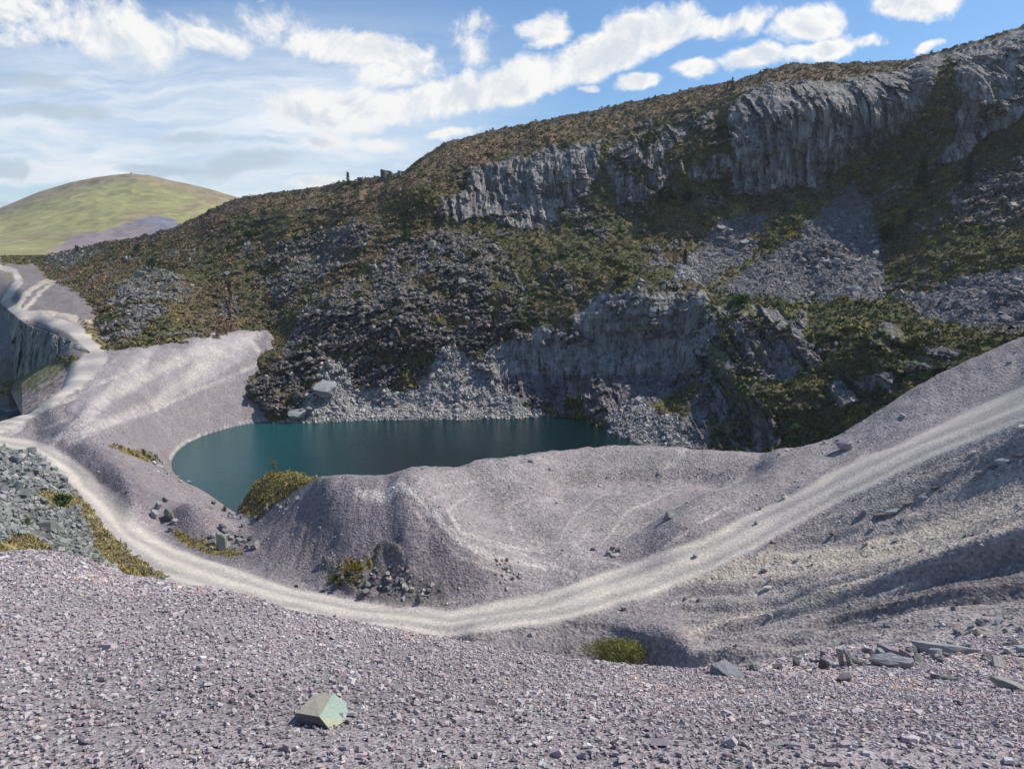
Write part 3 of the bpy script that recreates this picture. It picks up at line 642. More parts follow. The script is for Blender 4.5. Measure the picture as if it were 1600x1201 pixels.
HL = [RIDGE, BASE,
 [(650, 292, 268), (720, 262, 278), (800, 238, 284), (900, 216, 288), (1000, 193, 286), (1100, 163, 284), (1150, 145, 282), (1200, 128, 280), (1330, 126, 277), (1400, 115, 273), (1450, 96, 270), (1540, 66, 265)],
 [(650, 300, 264), (720, 275, 272), (800, 252, 277), (900, 228, 280), (1000, 205, 279), (1100, 175, 277), (1150, 155, 275), (1210, 135, 272), (1330, 133, 270), (1400, 123, 267), (1450, 108, 262), (1600, 70, 250), (1740, 40, 240)],
 [(680, 345, 262), (740, 335, 264), (800, 347, 259), (870, 335, 261), (950, 305, 263), (1040, 290, 262), (1130, 300, 256), (1180, 320, 252), (1240, 310, 256), (1290, 285, 263), (1380, 235, 262), (1430, 210, 255), (1480, 240, 242), (1520, 250, 236), (1600, 190, 232), (1740, 180, 225)],
 [(450, 350, 284), (560, 335, 272), (640, 350, 256), (720, 380, 248)], [(560, 380, 252), (640, 400, 242), (720, 430, 232)],
 [(740, 420, 234), (820, 430, 232), (900, 400, 238), (1000, 390, 240), (1080, 380, 242), (1160, 370, 246)],
 [(820, 480, 222), (870, 490, 216), (905, 470, 215), (955, 455, 214), (1040, 450, 213), (1100, 462, 209)],
 [(900, 500, 209), (1000, 500, 209), (1070, 500, 208)], [(900, 560, 205), (1000, 560, 204), (1060, 580, 200)], [(880, 620, 201), (950, 630, 193), (1000, 640, 185)],
 [(860, 520, 212), (855, 600, 206), (780, 600, 206), (760, 560, 212)], [(700, 545, 207), (700, 600, 201), (720, 620, 198)],
 [(1335, 288, 262), (1300, 330, 252), (1240, 380, 236), (1180, 420, 224), (1120, 455, 212)], [(1335, 288, 262), (1365, 360, 238), (1378, 420, 219), (1382, 462, 204)], [(1330, 350, 242), (1280, 420, 222), (1260, 464, 209)],
 [(1110, 468, 207), (1200, 466, 204), (1300, 470, 199), (1390, 480, 190), (1440, 500, 177), (1520, 514, 160), (1600, 518, 150), (1740, 515, 142)],
 [(1110, 478, 203), (1200, 480, 198), (1300, 488, 189), (1390, 502, 177), (1440, 514, 168), (1520, 526, 154), (1600, 534, 144)],
 [(1450, 470, 186), (1520, 440, 182), (1600, 420, 178), (1740, 400, 175)], [(1400, 400, 222), (1500, 380, 208), (1600, 350, 200), (1740, 340, 195)], [(1400, 300, 246), (1500, 300, 228), (1600, 270, 220)],
 [(1200, 560, 177), (1300, 560, 170), (1400, 560, 160)], [(1130, 560, 184), (1120, 640, 172)], [(1140, 600, 174), (1230, 620, 163), (1300, 640, 156)], [(1080, 580, 192), (1060, 640, 178)],
 [(150, 440, 290), (250, 420, 286), (350, 385, 286)], [(200, 455, 246), (270, 440, 246), (300, 460, 245)], [(215, 520, 205), (260, 500, 214), (350, 480, 240)], [(170, 490, 222), (220, 480, 220)],
 [(420, 440, 258), (500, 400, 262), (480, 460, 238)], [(440, 500, 232), (470, 490, 226), (510, 470, 224)], [(430, 560, 206), (450, 600, 199), (500, 620, 196)], [(400, 610, 195), (430, 640, 193)],
 [(540, 440, 235), (620, 460, 224), (700, 470, 222), (760, 480, 222)], [(560, 520, 212), (620, 530, 208), (680, 540, 208)], [(570, 590, 203), (640, 600, 199)],
]
h = dens(HL, 34)
HC, HR = 860, 316
hx = np.linspace(38, 1756, HC)
rr = dens([RIDGE], 8); bb = dens([BASE], 6)
ry_ = np.interp(hx, rr[:, 0], rr[:, 1])
# the base line folds back on itself at x 376..440, so take its lowest run
bx = np.array([p[0] for p in BASE if not (p[0] in (425, 440, 400) and p[1] in (520, 545, 585, 652))] )
by = np.array([p[1] for p in BASE if not (p[0] in (425, 440, 400) and p[1] in (520, 545, 585, 652))])
o_ = np.argsort(bx, kind='stable'); by_ = np.interp(hx, bx[o_], by[o_])
by_ = np.where((hx > 360) & (hx < 440), np.maximum(by_, 662), by_) + 10
T = np.linspace(0, 1, HR)[:, None]
PX = np.repeat(hx[None], HR, 0); PY = by_[None] * (1 - T) + ry_[None] * T
HP = np.c_[h[:, 0] / 1000, h[:, 1] / 1000]
Dh = rbf(HP, h[:, 2], np.c_[PX.ravel(), PY.ravel()] / 1000, .012, 1e-3).reshape(PX.shape)
X0, Y0, Z0 = at(PX, PY, Dh)
fade = sstep(1 - T, 0, .03) * np.ones_like(PX)
nw = fbm(X0 * .06, Y0 * .06, Z0 * .06, 4, 101); nv = fbm(X0 * .2, Z0 * .2, Y0 * .2, 4, 105); nf = fbm(X0 * .6, Z0 * .6, Y0 * .6, 3, 108)
ex = PX + 9 * nv + 4 * nf; ey = PY + 7 * fbm(X0 * .2, Z0 * .2, Y0 * .2 + 40, 4, 109) + 3 * nf
def rg(*pts): return inpoly(ex, ey, pts)
sx2 = PX + 11 * nv + 6 * nf; sy2 = PY + 8 * fbm(X0 * .25, Z0 * .25, Y0 * .25 + 40, 4, 112) + 6 * nf
def rs(*pts): return inpoly(sx2, sy2, pts)
cliff = (rg((735, 262), (800, 248), (900, 225), (935, 220), (940, 250), (925, 290), (905, 330), (870, 325), (868, 350), (820, 358), (765, 340), (700, 345), (680, 310), (730, 300)) |
         rg((940, 250), (990, 212), (1100, 178), (1145, 165), (1140, 215), (1080, 240), (1010, 262), (965, 285)) |
         rg((960, 290), (985, 262), (1060, 245), (1075, 275), (1060, 262), (1030, 305), (975, 322)) | rg((1075, 275), (1130, 232), (1145, 260), (1130, 280), (1080, 292)) |
         rg((1140, 165), (1170, 135), (1215, 125), (1330, 128), (1440, 95), (1480, 82), (1440, 180), (1380, 230), (1300, 270), (1270, 300), (1240, 290), (1200, 310), (1150, 300), (1142, 240)) |
         rg((1480, 85), (1540, 60), (1700, 30), (1700, 130), (1600, 180), (1540, 220), (1500, 255), (1472, 262), (1490, 200), (1500, 150)))
slab = rg((895, 500), (920, 468), (1000, 450), (1105, 462), (1110, 520), (1085, 560), (1080, 600), (1040, 620), (1000, 640), (960, 655), (915, 650), (905, 600), (890, 540))
slab |= rg((755, 555), (830, 520), (860, 510), (895, 530), (900, 600), (905, 645), (850, 640), (790, 620), (760, 600))
lowc = (rg((1085, 480), (1200, 480), (1235, 500), (1180, 560), (1140, 590), (1090, 600), (1080, 540)) | rg((1105, 600), (1160, 590), (1210, 640), (1220, 710), (1100, 710), (1060, 660)) |
        rg((1180, 540), (1240, 520), (1300, 560), (1240, 590), (1200, 600)) | rg((1340, 540), (1390, 500), (1420, 530), (1500, 545), (1480, 575), (1380, 590)) | rg((1300, 590), (1400, 580), (1390, 620), (1310, 640)) | rg((1240, 490), (1260, 490), (1255, 530), (1235, 540)))
lowc &= (nv + .6 * nf > -.75)
rub = (rg((440, 560), (480, 475), (560, 440), (640, 380), (700, 350), (780, 380), (820, 450), (800, 520), (740, 560), (690, 545), (640, 600), (600, 612), (540, 600), (480, 640), (400, 655), (370, 610)) |
       rg((180, 500), (185, 450), (230, 415), (280, 430), (300, 470), (250, 490), (215, 525), (150, 530), (150, 510)) |
       rg((400, 430), (440, 380), (520, 350), (600, 340), (560, 400), (500, 440), (440, 480)) | rg((340, 470), (370, 460), (375, 500), (345, 500)) |
       rg((1480, 300), (1540, 260), (1700, 240), (1700, 330), (1560, 360), (1500, 350)) | rg((80, 398), (130, 388), (180, 384), (100, 420), (70, 410)))
rub &= (nv * .9 + nf * .5 > -.27)
scree = (rs((1335, 285), (1362, 330), (1382, 400), (1380, 470), (1250, 468), (1110, 458), (1180, 410), (1240, 370), (1300, 320)) |
         rs((1400, 475), (1480, 440), (1560, 425), (1700, 410), (1700, 520), (1600, 520), (1520, 512), (1440, 498)) |
         rs((420, 665), (480, 625), (510, 570), (530, 560), (560, 610), (640, 612), (680, 560), (710, 543), (740, 560), (790, 620), (850, 648), (850, 670)) |
         rs((940, 660), (1000, 625), (1050, 650), (1100, 700), (1080, 720), (980, 700)) | rs((1130, 345), (1080, 400), (1050, 440), (1100, 450), (1170, 400), (1200, 330)))
bandt = (fbm(X0 * .03, (Z0 - .42 * X0) * .11, Y0 * .03, 4, 115) + .25 * nf) > np.where(PX < 938, 9, np.where(PX < 1138, .12, 9))
cliff &= ~bandt
moor = PY < np.interp(PX, [0, 300, 400, 500, 600, 650, 720, 800, 900, 1000, 1100, 1150, 1200, 1330, 1400, 1450, 1540, 1700], [405, 370, 330, 320, 318, 292, 264, 240, 218, 195, 165, 146, 126, 124, 113, 92, 62, 10]) + 5 * nv
# outcrops break through the turf on the steeper swells
outc = (fbm(X0 * .13, Z0 * .28, Y0 * .13, 5, 120, .6) + .25 * nf) > np.where(PX > 640, .42, .52)
outc &= ~moor
rock = cliff | slab | lowc
big = nw * 5.5 + fbm(X0 * .03, Z0 * .03, Y0 * .03, 3, 130) * 6
wq = .25 * fbm(X0 * .12, Z0 * .12, Y0 * .12, 3, 131)
f1, f2, cid, ox, oz, qa, qb = facets(X0 * .10 + wq * .4, Y0 * .03, (Z0 + .5 * X0) * .040 + wq * .4, 3)
g1, g2, gid, px_, pz_, ra, rb = facets(X0 * .36 + wq * .4, Y0 * .08, (Z0 + .35 * X0) * .11 + wq * .4, 8)
tt = X0 + .06 * Y0 + 1.2 * fbm(X0 * .05, Z0 * .05, Y0 * .05, 2, 133) + .10 * Z0
hz = Z0 + .42 * X0 + .8 * fbm(X0 * .06, Z0 * .06, Y0 * .06, 2, 134)
A1, A2, A3, A4, at_, ah_ = bricks(tt, hz, 50, 9.0, 24.0)
B1, B2, B3, B4, bt_, bh_ = bricks(tt + .5, hz, 60, 3.2, 9.0)
D1, D2, D3, D4, dt_, dh_ = bricks(tt + .9, hz, 70, 1.15, 3.4)
colm = (A1 - .5) * 2.2 + (A2 - .5) * 2.4 + (A3 - .5) * at_ * 3.0 + (A4 - .3) * ah_ * 2.2 + (B1 - .5) * 1.3 + (B2 - .5) * .7 + (B3 - .5) * bt_ * 1.5 + (B4 - .3) * bh_ * .9 + (D1 - .5) * .55 + (D3 - .5) * dt_ * .5
cid = A1 * .5 + B1 * .5; gid = B3 * .5 + D1 * .5
r1, r2, rid, mx_, mz_, ta, tb = facets(X0 * .36 + .2 * nf, Y0 * .36, (Z0 - .35 * X0) * .8, 12)
s1, s2, sid, nx_, nz_, ua, ub = facets(X0 * 1.0, Y0 * .9, (Z0 - .35 * X0) * 1.9, 15)
rubd = (rid - .5) * 2.4 + (ta - .5) * mx_ * 3 + (tb - .2) * mz_ * 2.2 + (sid - .5) * 1.1 + (ub - .2) * nz_ * 1.0 + nf * .3
disp = big * .55
rockm = rock.astype(float); rubm = (rub | outc).astype(float)
# soften masks a little so that steps are not torn
def soft(m, n=2):
    for _ in range(n):
        p = np.pad(m, 1, mode='edge'); m = (p[1:-1, 1:-1] * 2 + p[:-2, 1:-1] + p[2:, 1:-1] + p[1:-1, :-2] + p[1:-1, 2:]) / 6
    return m
rockm_s = soft(rockm); rubm_s = soft(rubm); slab_s = soft(slab.astype(float), 4)
ledge = .7 * np.abs(fbm(X0 * .03, Z0 * .33, Y0 * .03, 4, 140)) * 2
vert = -np.abs(fbm(X0 * .42, Z0 * .04, Y0 * .1, 4, 141)) * .7
disp -= rockm_s * (1 - slab_s) * (colm + vert * .25 + 1.2)
low_ = sstep(PY, 560, 600)
disp -= slab_s * (ledge * (1 - low_) + colm * (.28 + .5 * low_) + .8)
disp -= rubm_s * (rubd + .8)
tur = fbm(X0 * .35, Z0 * .5, Y0 * .35, 4, 150) * 1.3 + np.abs(nf) * .7 + fbm(X0 * 1.4, Z0 * 1.6, Y0 * 1.4, 2, 151) * .35
disp -= (1 - rockm_s) * (1 - rubm_s) * tur * np.where(scree, .4, 1)
shore = sstep(Z0, 0.0, 4.0) * .8 + .2
shade_in = np.clip((PY - ry_) / 30, 0.15, 1)
Df = Dh + disp * fade * shore * shade_in
Xh, Yh, Zh = at(PX, PY, Df)
Zh = Zh + (fbm(X0 * .35, Y0 * .2, 0 * X0, 4, 160) * .55 + np.abs(fbm(X0 * 1.1, Y0 * .5, 0 * X0, 2, 161)) * .35)
# the moor goes on behind the skyline
bk = []
for i, dd in enumerate([4, 10, 20, 35, 55, 80, 120, 180]):
    k_ = 1 + dd / Df[-1]
    bk.append(np.stack([Xh[-1] * k_, Yh[-1] * k_, Zh[-1] - (.10 + .02 * i) * dd - .8], -1))
# colour
nn = fbm(X0 * .09, Z0 * .09, Y0 * .09, 4, 170); nm = fbm(X0 * .45, Z0 * .45, Y0 * .45, 4, 171); nk = fbm(X0 * .05, Z0 * .05, Y0 * .05, 3, 172)
tc_ = C_(.10, .095, .045)[None, None] * np.ones(PX.shape + (1,))
tc_ = blend(tc_, C_(.135, .095, .065), sstep(nn + nk * .6, -.1, .5) * np.where(PX < 1150, .85, .3))
tc_ = blend(tc_, C_(.19, .175, .045), sstep(nm + .5 * nn, .1, .8) * np.where((PX > 1100) & (PY > 250), 1.0, .45))
tc_ = blend(tc_, C_(.055, .07, .03), sstep(-nm - .3 * nn, .2, .8) * .8)
tc_ = blend(tc_, C_(.21, .145, .095), moor * (.75 + .2 * nm))
tc_ = blend(tc_, C_(.10, .085, .07), (moor & (PY < ry_[None] + 9)) * .8)
rc = C_(.205, .192, .182)[None, None] * (1 + .3 * (cid - .5) + .4 * (gid - .5) + .12 * nm)[..., None]
rc = blend(rc, C_(.31, .295, .28), cliff * sstep(nv + (gid - .5), .1, .7) * .6)
rc = blend(rc, C_(.085, .08, .082), sstep(fbm(X0 * .9, Z0 * .12, Y0 * .1, 4, 177), .15, .55) * .55)
rc = blend(rc, C_(.06, .055, .055), np.maximum((np.abs(at_) > .475) * .7, (np.abs(bt_) > .45) * .45) * .6)
rc = blend(rc, C_(.235, .23, .215), slab * .6)
rc = blend(rc, C_(.135, .112, .128), (slab & (PY > 585)) * .7)
rc = blend(rc, C_(.14, .13, .14), lowc * .45)
# moss streaks on the lower cliffs and ledges of turf in the upper ones
streakm = sstep(fbm(X0 * .25, Z0 * .07, Y0 * .1, 4, 180), .15, .5)
rc = blend(rc, C_(.10, .105, .035), streakm * np.where(lowc, .8, np.where(slab, .12, .14)))
uc = C_(.155, .138, .126)[None, None] * (1 + .55 * (sid - .5) + .45 * (rid - .5) + .15 * nm)[..., None]
uc = blend(uc, C_(.24, .245, .24), ((PX < 330)) * .7)
uc = blend(uc, C_(.10, .088, .09), rg((590, 480), (700, 500), (740, 560), (690, 545), (640, 610), (570, 600), (560, 520)) * .5)
uc = blend(uc, C_(.12, .105, .045), sstep(nn, .25, .7) * .5)
sc_ = C_(.172, .160, .160)[None, None] * (1 + .3 * (sid - .5) + .1 * nm)[..., None]
sc_ = blend(sc_, C_(.33, .32, .30), (PX < 900) * .9)
hc = blend(tc_, uc, rubm_s); hc = blend(hc, rc, rockm_s); scm = soft(scree.astype(float), 1)
hc = blend(hc, sc_, scm)
waterline = 1 - sstep(Zh, 0.2, 1.4)
hc = blend(hc, C_(.05, .05, .05), waterline * .6 * (PX > 840))
regh = np.zeros(PX.shape, int); regh[moor] = 1; regh[rub | outc] = 4; regh[rock] = 2; regh[scree] = 3
HPos = np.stack([Xh, Yh, Zh], -1)
full = np.concatenate([HPos, np.array(bk)], 0)
hcf = np.concatenate([hc, np.repeat(C_(.14, .10, .07)[None, None], len(bk), 0).repeat(HC, 1)], 0)
regf = np.concatenate([regh, np.ones((len(bk), HC), int)], 0); regf[HR - 1] = 1
grid_split(full, regf, ['hillside_turf', 'moorland', 'quarry_cliff', 'scree_slope', 'broken_rock_slope'], [M_turf, M_turf, M_rock, M_rubble, M_rubble], hcf, {}, [True, True, False, True, False])
Hn = normals(HPos)

# ------------------------------------------------------------------ small cliff and pool far left
lx = np.linspace(-130, 140, 150); lt = np.linspace(0, 1, 80)[:, None]
ltop = np.interp(lx, [-130, 0, 40, 80, 128, 140], [470, 474, 506, 520, 541, 548])
lft = np.interp(lx, [-130, 0, 15, 40, 60, 100, 128, 140], [601, 600, 600, 586, 574, 558, 548, 550]); lbot = np.interp(lx, [-130, 0, 18, 34, 60, 100, 128, 140], [603, 603, 615, 648, 638, 608, 573, 562])
dtop = np.interp(lx, [-130, 0, 40, 80, 128, 140], [236, 232, 208, 198, 186, 182]); dft = np.interp(lx, [-130, 0, 30, 60, 100, 128, 140], [228, 214, 203, 196, 187, 181, 180]); dbot = np.interp(lx, [-130, 0, 18, 34, 60, 100, 128, 140], [224, 211, 200, 140, 141, 155, 170, 175])
LX = np.repeat(lx[None], 80, 0); lt2 = np.clip(lt / .25, 0, 1); lt3 = np.clip((lt - .25) / .75, 0, 1)
LY = np.where(lt < .25, lbot * (1 - lt2) + lft * lt2, lft * (1 - lt3) + ltop * lt3); LD = np.where(lt < .25, 1 / (1 / dbot * (1 - lt2) + 1 / dft * lt2), dft * (1 - lt3) + dtop * lt3)
x0, y0, z0 = at(LX, LY, LD)
c1_, c2_, ci_ = cells(x0 * .3, y0 * .1, z0 * .07, 22); v_ = fbm(x0 * .6, z0 * .06, y0 * .1, 4, 190)
LD = LD - ((ci_ - .5) * 3 + v_ * 1.2 + 1) * np.where(lt > .25, np.sin(np.pi * np.clip(lt3, .04, 1)) ** .5, .25)
x1, y1, z1 = at(LX, LY, LD)
lc = C_(.17, .18, .16)[None, None] * (1 + .4 * (ci_ - .5) + .3 * v_)[..., None]
lc = blend(lc, C_(.07, .07, .065), sstep(-v_, .2, .6) * .6)
lc = blend(lc, C_(.17, .155, .055), ((lt < .27) + 0 * LX) * (.8 + .15 * v_))
lc = blend(lc, C_(.235, .20, .20), ((lt < .13 + .05 * v_) + 0 * LX) * .85)
lc = blend(lc, C_(.08, .10, .035), (LX < 14) * sstep(LY, 555, 600) * .9)
grid_split(np.stack([x1, y1, z1], -1), np.zeros(LX.shape, int), ['pit_wall'], [M_rock], lc, {}, [False])

# ------------------------------------------------------------------ far mountain and wide land
MR = [(-260, 400), (-150, 372), (-60, 343), (0, 325), (60, 300), (110, 285), (150, 277), (180, 273), (205, 271), (235, 274), (260, 280), (320, 293), (380, 311), (440, 328), (520, 350), (640, 385), (760, 402)]
mx = np.linspace(-260, 760, 260); mt = np.linspace(0, 1, 130)[:, None]
mr = np.interp(mx, [p[0] for p in MR], [p[1] for p in MR])
MX = np.repeat(mx[None], 130, 0); MY = 404 * (1 - mt) + mr * mt
MD = 900 + (1500 - 900) * (mt ** .8) + 0 * MX + 90 * np.cos((MX - 205) / 170.)* (1 - mt)
x0, y0, z0 = at(MX, MY, MD)
MD = MD + fbm(x0 * .006, z0 * .02, y0 * .006, 5, 200) * 22 * sstep(1 - mt, 0, .1)
x1, y1, z1 = at(MX, MY, MD)
mn = fbm(x0 * .008, z0 * .02, y0 * .003, 5, 210); mn2 = fbm(x0 * .03, z0 * .06, y0 * .01, 4, 215)
mc = C_(.32, .30, .12)[None, None] * (1 + .12 * mn2)[..., None]
mc = blend(mc, C_(.30, .225, .13), sstep(mn, .05, .6) * .6)
mc = blend(mc, C_(.27, .20, .14), (1 - sstep(MY - mr[None], 4, 22)) * .7)
qm = inpoly(MX + 8 * mn2, MY + 5 * mn2, [(70, 392), (100, 372), (190, 352), (225, 338), (272, 342), (285, 355), (260, 400), (75, 404)])
mc = blend(mc, C_(.25, .19, .215), qm * .85)
mc = blend(mc, C_(.17, .19, .25), inpoly(MX + 8 * mn2, MY + 5 * mn2, [(190, 362), (225, 338), (272, 342), (285, 355), (260, 385), (200, 385)]) * sstep(mn2, -.3, .2) * .7)
mtop = np.stack([x1[-1] * 1.3, y1[-1] * 1.3, z1[-1] - 130], -1)[None]
MP = np.concatenate([np.stack([x1, y1, z1], -1), mtop], 0); mcf = np.concatenate([mc, mc[-1:]], 0)
grid_split(MP, np.zeros(MP.shape[:2], int), ['mountain'], [M_far], mcf, {}, [True])

def flat_sheet(name, pts, z, mat, col):
    V = np.array([(p[0], p[1], z) for p in pts]); me = raw_mesh(name, V, np.arange(len(V)), [0], mat, np.repeat(np.array(col)[None], len(V), 0))
    return tag(link(name, me), kind='structure')
flat_sheet('land', [(2600 * math.cos(t), 2600 * math.sin(t)) for t in np.linspace(0, 2 * math.pi, 48, endpoint=False)], -12, M_far, (.12, .12, .06))

# ------------------------------------------------------------------ lake
m, b, p = new_mat('quarry_lake_water')
g_ = b.n.new('ShaderNodeNewGeometry').outputs['Position']
p.inputs['Roughness'].default_value = .07; p.inputs['IOR'].default_value = 1.33
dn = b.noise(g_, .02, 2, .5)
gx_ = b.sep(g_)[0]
c = b.mix(b.math('ADD', b.math('MULTIPLY', b.ramp(gx_, -20, -65), .8), b.math('MULTIPLY', b.ramp(dn, .35, .65), .2)), (.001, .011, .012, 1), (.013, .085, .092, 1))  # sky reflection at left and cliff shade at right put into the water colour
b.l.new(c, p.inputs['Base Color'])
h1 = b.noise(b.mapping(g_, rot=(0, 0, .5), scale=(1, 1.7, 1)), 1.1, 5, .6); h2 = b.noise(g_, 3.8, 3, .6)
gust = b.ramp(b.noise(g_, .035, 3, .5), .3, .6, .45, 1.0)
bump(b, p, b.math('MULTIPLY', b.math('ADD', h1, b.math('MULTIPLY', h2, .4)), gust), .9, .45)
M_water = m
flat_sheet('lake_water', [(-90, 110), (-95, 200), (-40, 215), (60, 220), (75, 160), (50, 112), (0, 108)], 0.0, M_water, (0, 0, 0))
flat_sheet('pool_water', [(-190, 190), (-190, 235), (-135, 235), (-125, 190)], 2.0, M_water, (0, 0, 0))

# ------------------------------------------------------------------ NEAR SLOPE of slate chippings
EDGE = [(-1300, 850, 7), (-620, 850, 6.6), (-350, 856, 6.4), (-120, 862, 6.0), (0, 865, 5.8), (60, 862, 5.8), (110, 870, 5.8), (200, 900, 5.5), (300, 913, 5.2), (380, 928, 5.0), (450, 952, 4.9), (540, 972, 4.75), (600, 985, 4.7), (750, 1010, 4.7), (900, 1033, 4.7), (1000, 1042, 4.8), (1080, 1047, 4.95), (1160, 1046, 5.6), (1220, 1034, 6.6), (1300, 1013, 7.6), (1380, 1006, 8.2), (1450, 1003, 8.6), (1600, 990, 9.5), (1720, 980, 10), (2000, 968, 11), (2320, 960, 12), (2900, 950, 13)]
FL = [EDGE, [(-1300, 1200, 2.2), (-620, 1200, 2.15), (-120, 1200, 2.15)], [(1720, 1200, 2.1), (2320, 1200, 2.1), (2900, 1200, 2.1)], [(-1300, 1050, 3.1), (-620, 1050, 3.0), (-120, 1050, 2.95)], [(1720, 1078, 4.8), (2320, 1078, 4.8)], [(1720, 1130, 2.8), (2320, 1130, 2.8)], [(-1300, 1600, 1.0), (-620, 1600, 1.0), (-120, 1600, 1.0)], [(1720, 1600, 1.0), (2320, 1600, 1.0), (2900, 1600, 1.0)], [(-120, 1200, 2.15), (0, 1200, 2.12), (800, 1200, 2.1), (1600, 1200, 2.1), (1720, 1200, 2.1)], [(-120, 1330, 1.62), (800, 1330, 1.6), (1720, 1330, 1.6)], [(-120, 1600, 1.0), (800, 1600, 1.0), (1720, 1600, 1.0)],
      [(-120, 1050, 2.95), (0, 1050, 2.9), (400, 1090, 2.75), (800, 1110, 2.7), (1200, 1120, 2.75), (1600, 1130, 2.8), (1720, 1130, 2.8)],
      [(-120, 950, 3.95), (0, 950, 3.9), (300, 985, 3.65), (600, 1040, 3.45), (900, 1075, 3.4), (1100, 1082, 3.7)], [(1300, 1062, 4.9), (1450, 1072, 4.8), (1600, 1078, 4.8), (1720, 1078, 4.8)], [(1300, 1030, 6.3), (1600, 1030, 6.4), (1720, 1025, 6.5)]]
f = dens(FL, 40)
fx = np.linspace(-1300, 2900, 600)
ee = dens([EDGE], 10); ey_ = np.interp(fx, ee[:, 0], ee[:, 1]) + 1.2 * fbm(fx * .02, fx * 0, fx * 0, 4, 290)
ft = np.linspace(0, 1, 170)[:, None]
# rows crowd towards the crest of the slope
FPX = np.repeat(fx[None], 170, 0); FPY = 1620 + (ey_[None] - 1620) * (1 - (1 - ft) ** 1.35)
FD = 1 / rbf(np.c_[f[:, 0], f[:, 1]] / 1000, 1 / f[:, 2], np.c_[FPX.ravel(), FPY.ravel()] / 1000, .08, 1e-4).reshape(FPX.shape)
Xf, Yf, Zf = at(FPX, FPY, FD)
tx, ty, tz = Xf[-1], Yf[-1], Zf[-1]
ext = []
for dd in (.04, .12, .25, .45, .75, 1.2, 2, 3.2, 5, 8, 12, 18, 26, 34):
    kk_ = 1 + dd / ty
    ext.append((tx * kk_, ty * kk_, tz - .62 * dd - .38 * dd * min(1, dd / .5)))
ext = np.array(ext)
Xf = np.r_[Xf, ext[:, 0]]; Yf = np.r_[Yf, ext[:, 1]]; Zf = np.r_[Zf, ext[:, 2]]
Zf += fbm(Xf * 1.1, Yf * 1.1, 0 * Xf, 3, 300) * .02 + fbm(Xf * 4, Yf * 4, 0 * Xf, 3, 305) * .010
FPos = np.stack([Xf, Yf, Zf], -1)
fcol = C_(.29, .255, .26)[None, None] * (1 + .15 * fbm(Xf * 2, Yf * 2, 0 * Xf, 3, 310))[..., None]
grid_split(FPos, np.zeros(Xf.shape, int), ['chippings_ground'], [M_near], fcol, {}, [True])
Fn = normals(FPos)
# ------------------------------------------------------------------ loose stone (merged) and single stones
def vc_mat(name, rough=.85, nscale=30., contrast=.5, bdist=.004, bs=.5, spec=.25, sub=0.0):
    m, b, p = new_mat(name)
    g = b.n.new('ShaderNodeNewGeometry').outputs['Position']
    vc = b.n.new('ShaderNodeVertexColor'); vc.layer_name = 'Col'
    n1 = b.noise(g, nscale, 4, .6)
    k = b.math('MULTIPLY_ADD', b.math('SUBTRACT', n1, .5), contrast * 2, 1.0)
    b.l.new(b.vmath('SCALE', vc.outputs[0], scale=k), p.inputs['Base Color'])
    p.inputs['Roughness'].default_value = rough; p.inputs['Specular IOR Level'].default_value = spec
    if bs: bump(b, p, n1, bs, bdist)
    return m
M_chip = vc_mat('slate_chip', .85, 60, .35, .002, .4, .15)
M_stone = vc_mat('loose_slate_stone', .8, 3.0, .5, .08, .7)
M_leaf = vc_mat('dry_heath_leaf', .9, 2.0, .5, .05, 0, .1)

def chips(name, P, N, size, thick, col, mat, tilt=.5, K=5, parent=None, flatten=1.0):
    n = len(P)
    up = N + rng.normal(0, tilt, (n, 3)); up /= np.linalg.norm(up, axis=1, keepdims=True)
    t = np.cross(up, rng.normal(0, 1, (n, 3))); t /= np.linalg.norm(t, axis=1, keepdims=True) + 1e-9
    s_ = np.cross(up, t)
    el = rng.uniform(.55, 1.0, n)
    ang = (np.arange(K)[None] + rng.uniform(-.32, .32, (n, K))) * 2 * np.pi / K
    rad = rng.uniform(.68, 1.1, (n, K)) * size[:, None] * .5
    X = np.cos(ang) * rad; Y = np.sin(ang) * rad * el[:, None]
    top = P[:, None] + t[:, None] * X[..., None] * .86 + s_[:, None] * Y[..., None] * .86 + up[:, None] * (thick[:, None, None] * rng.uniform(.8, 1.15, (n, K, 1)))
    bot = P[:, None] + t[:, None] * X[..., None] + s_[:, None] * Y[..., None] - up[:, None] * thick[:, None, None] * .5
    V = np.concatenate([top, bot], 1).reshape(-1, 3)
    b0 = (np.arange(n) * 2 * K)[:, None]
    i = np.arange(K)
    cap = b0 + i[None]
    side = np.stack([i + K, (i + 1) % K + K, (i + 1) % K, i], -1).reshape(1, -1) + b0
    loops = np.concatenate([cap, side], 1).ravel()
    st = np.r_[0, K + 4 * np.arange(K)]
    starts = (np.arange(n) * (5 * K))[:, None] + st[None]
    me = raw_mesh(name, V, loops, starts.ravel(), mat, np.repeat(col, 2 * K, 0))
    return link(name, me, parent)

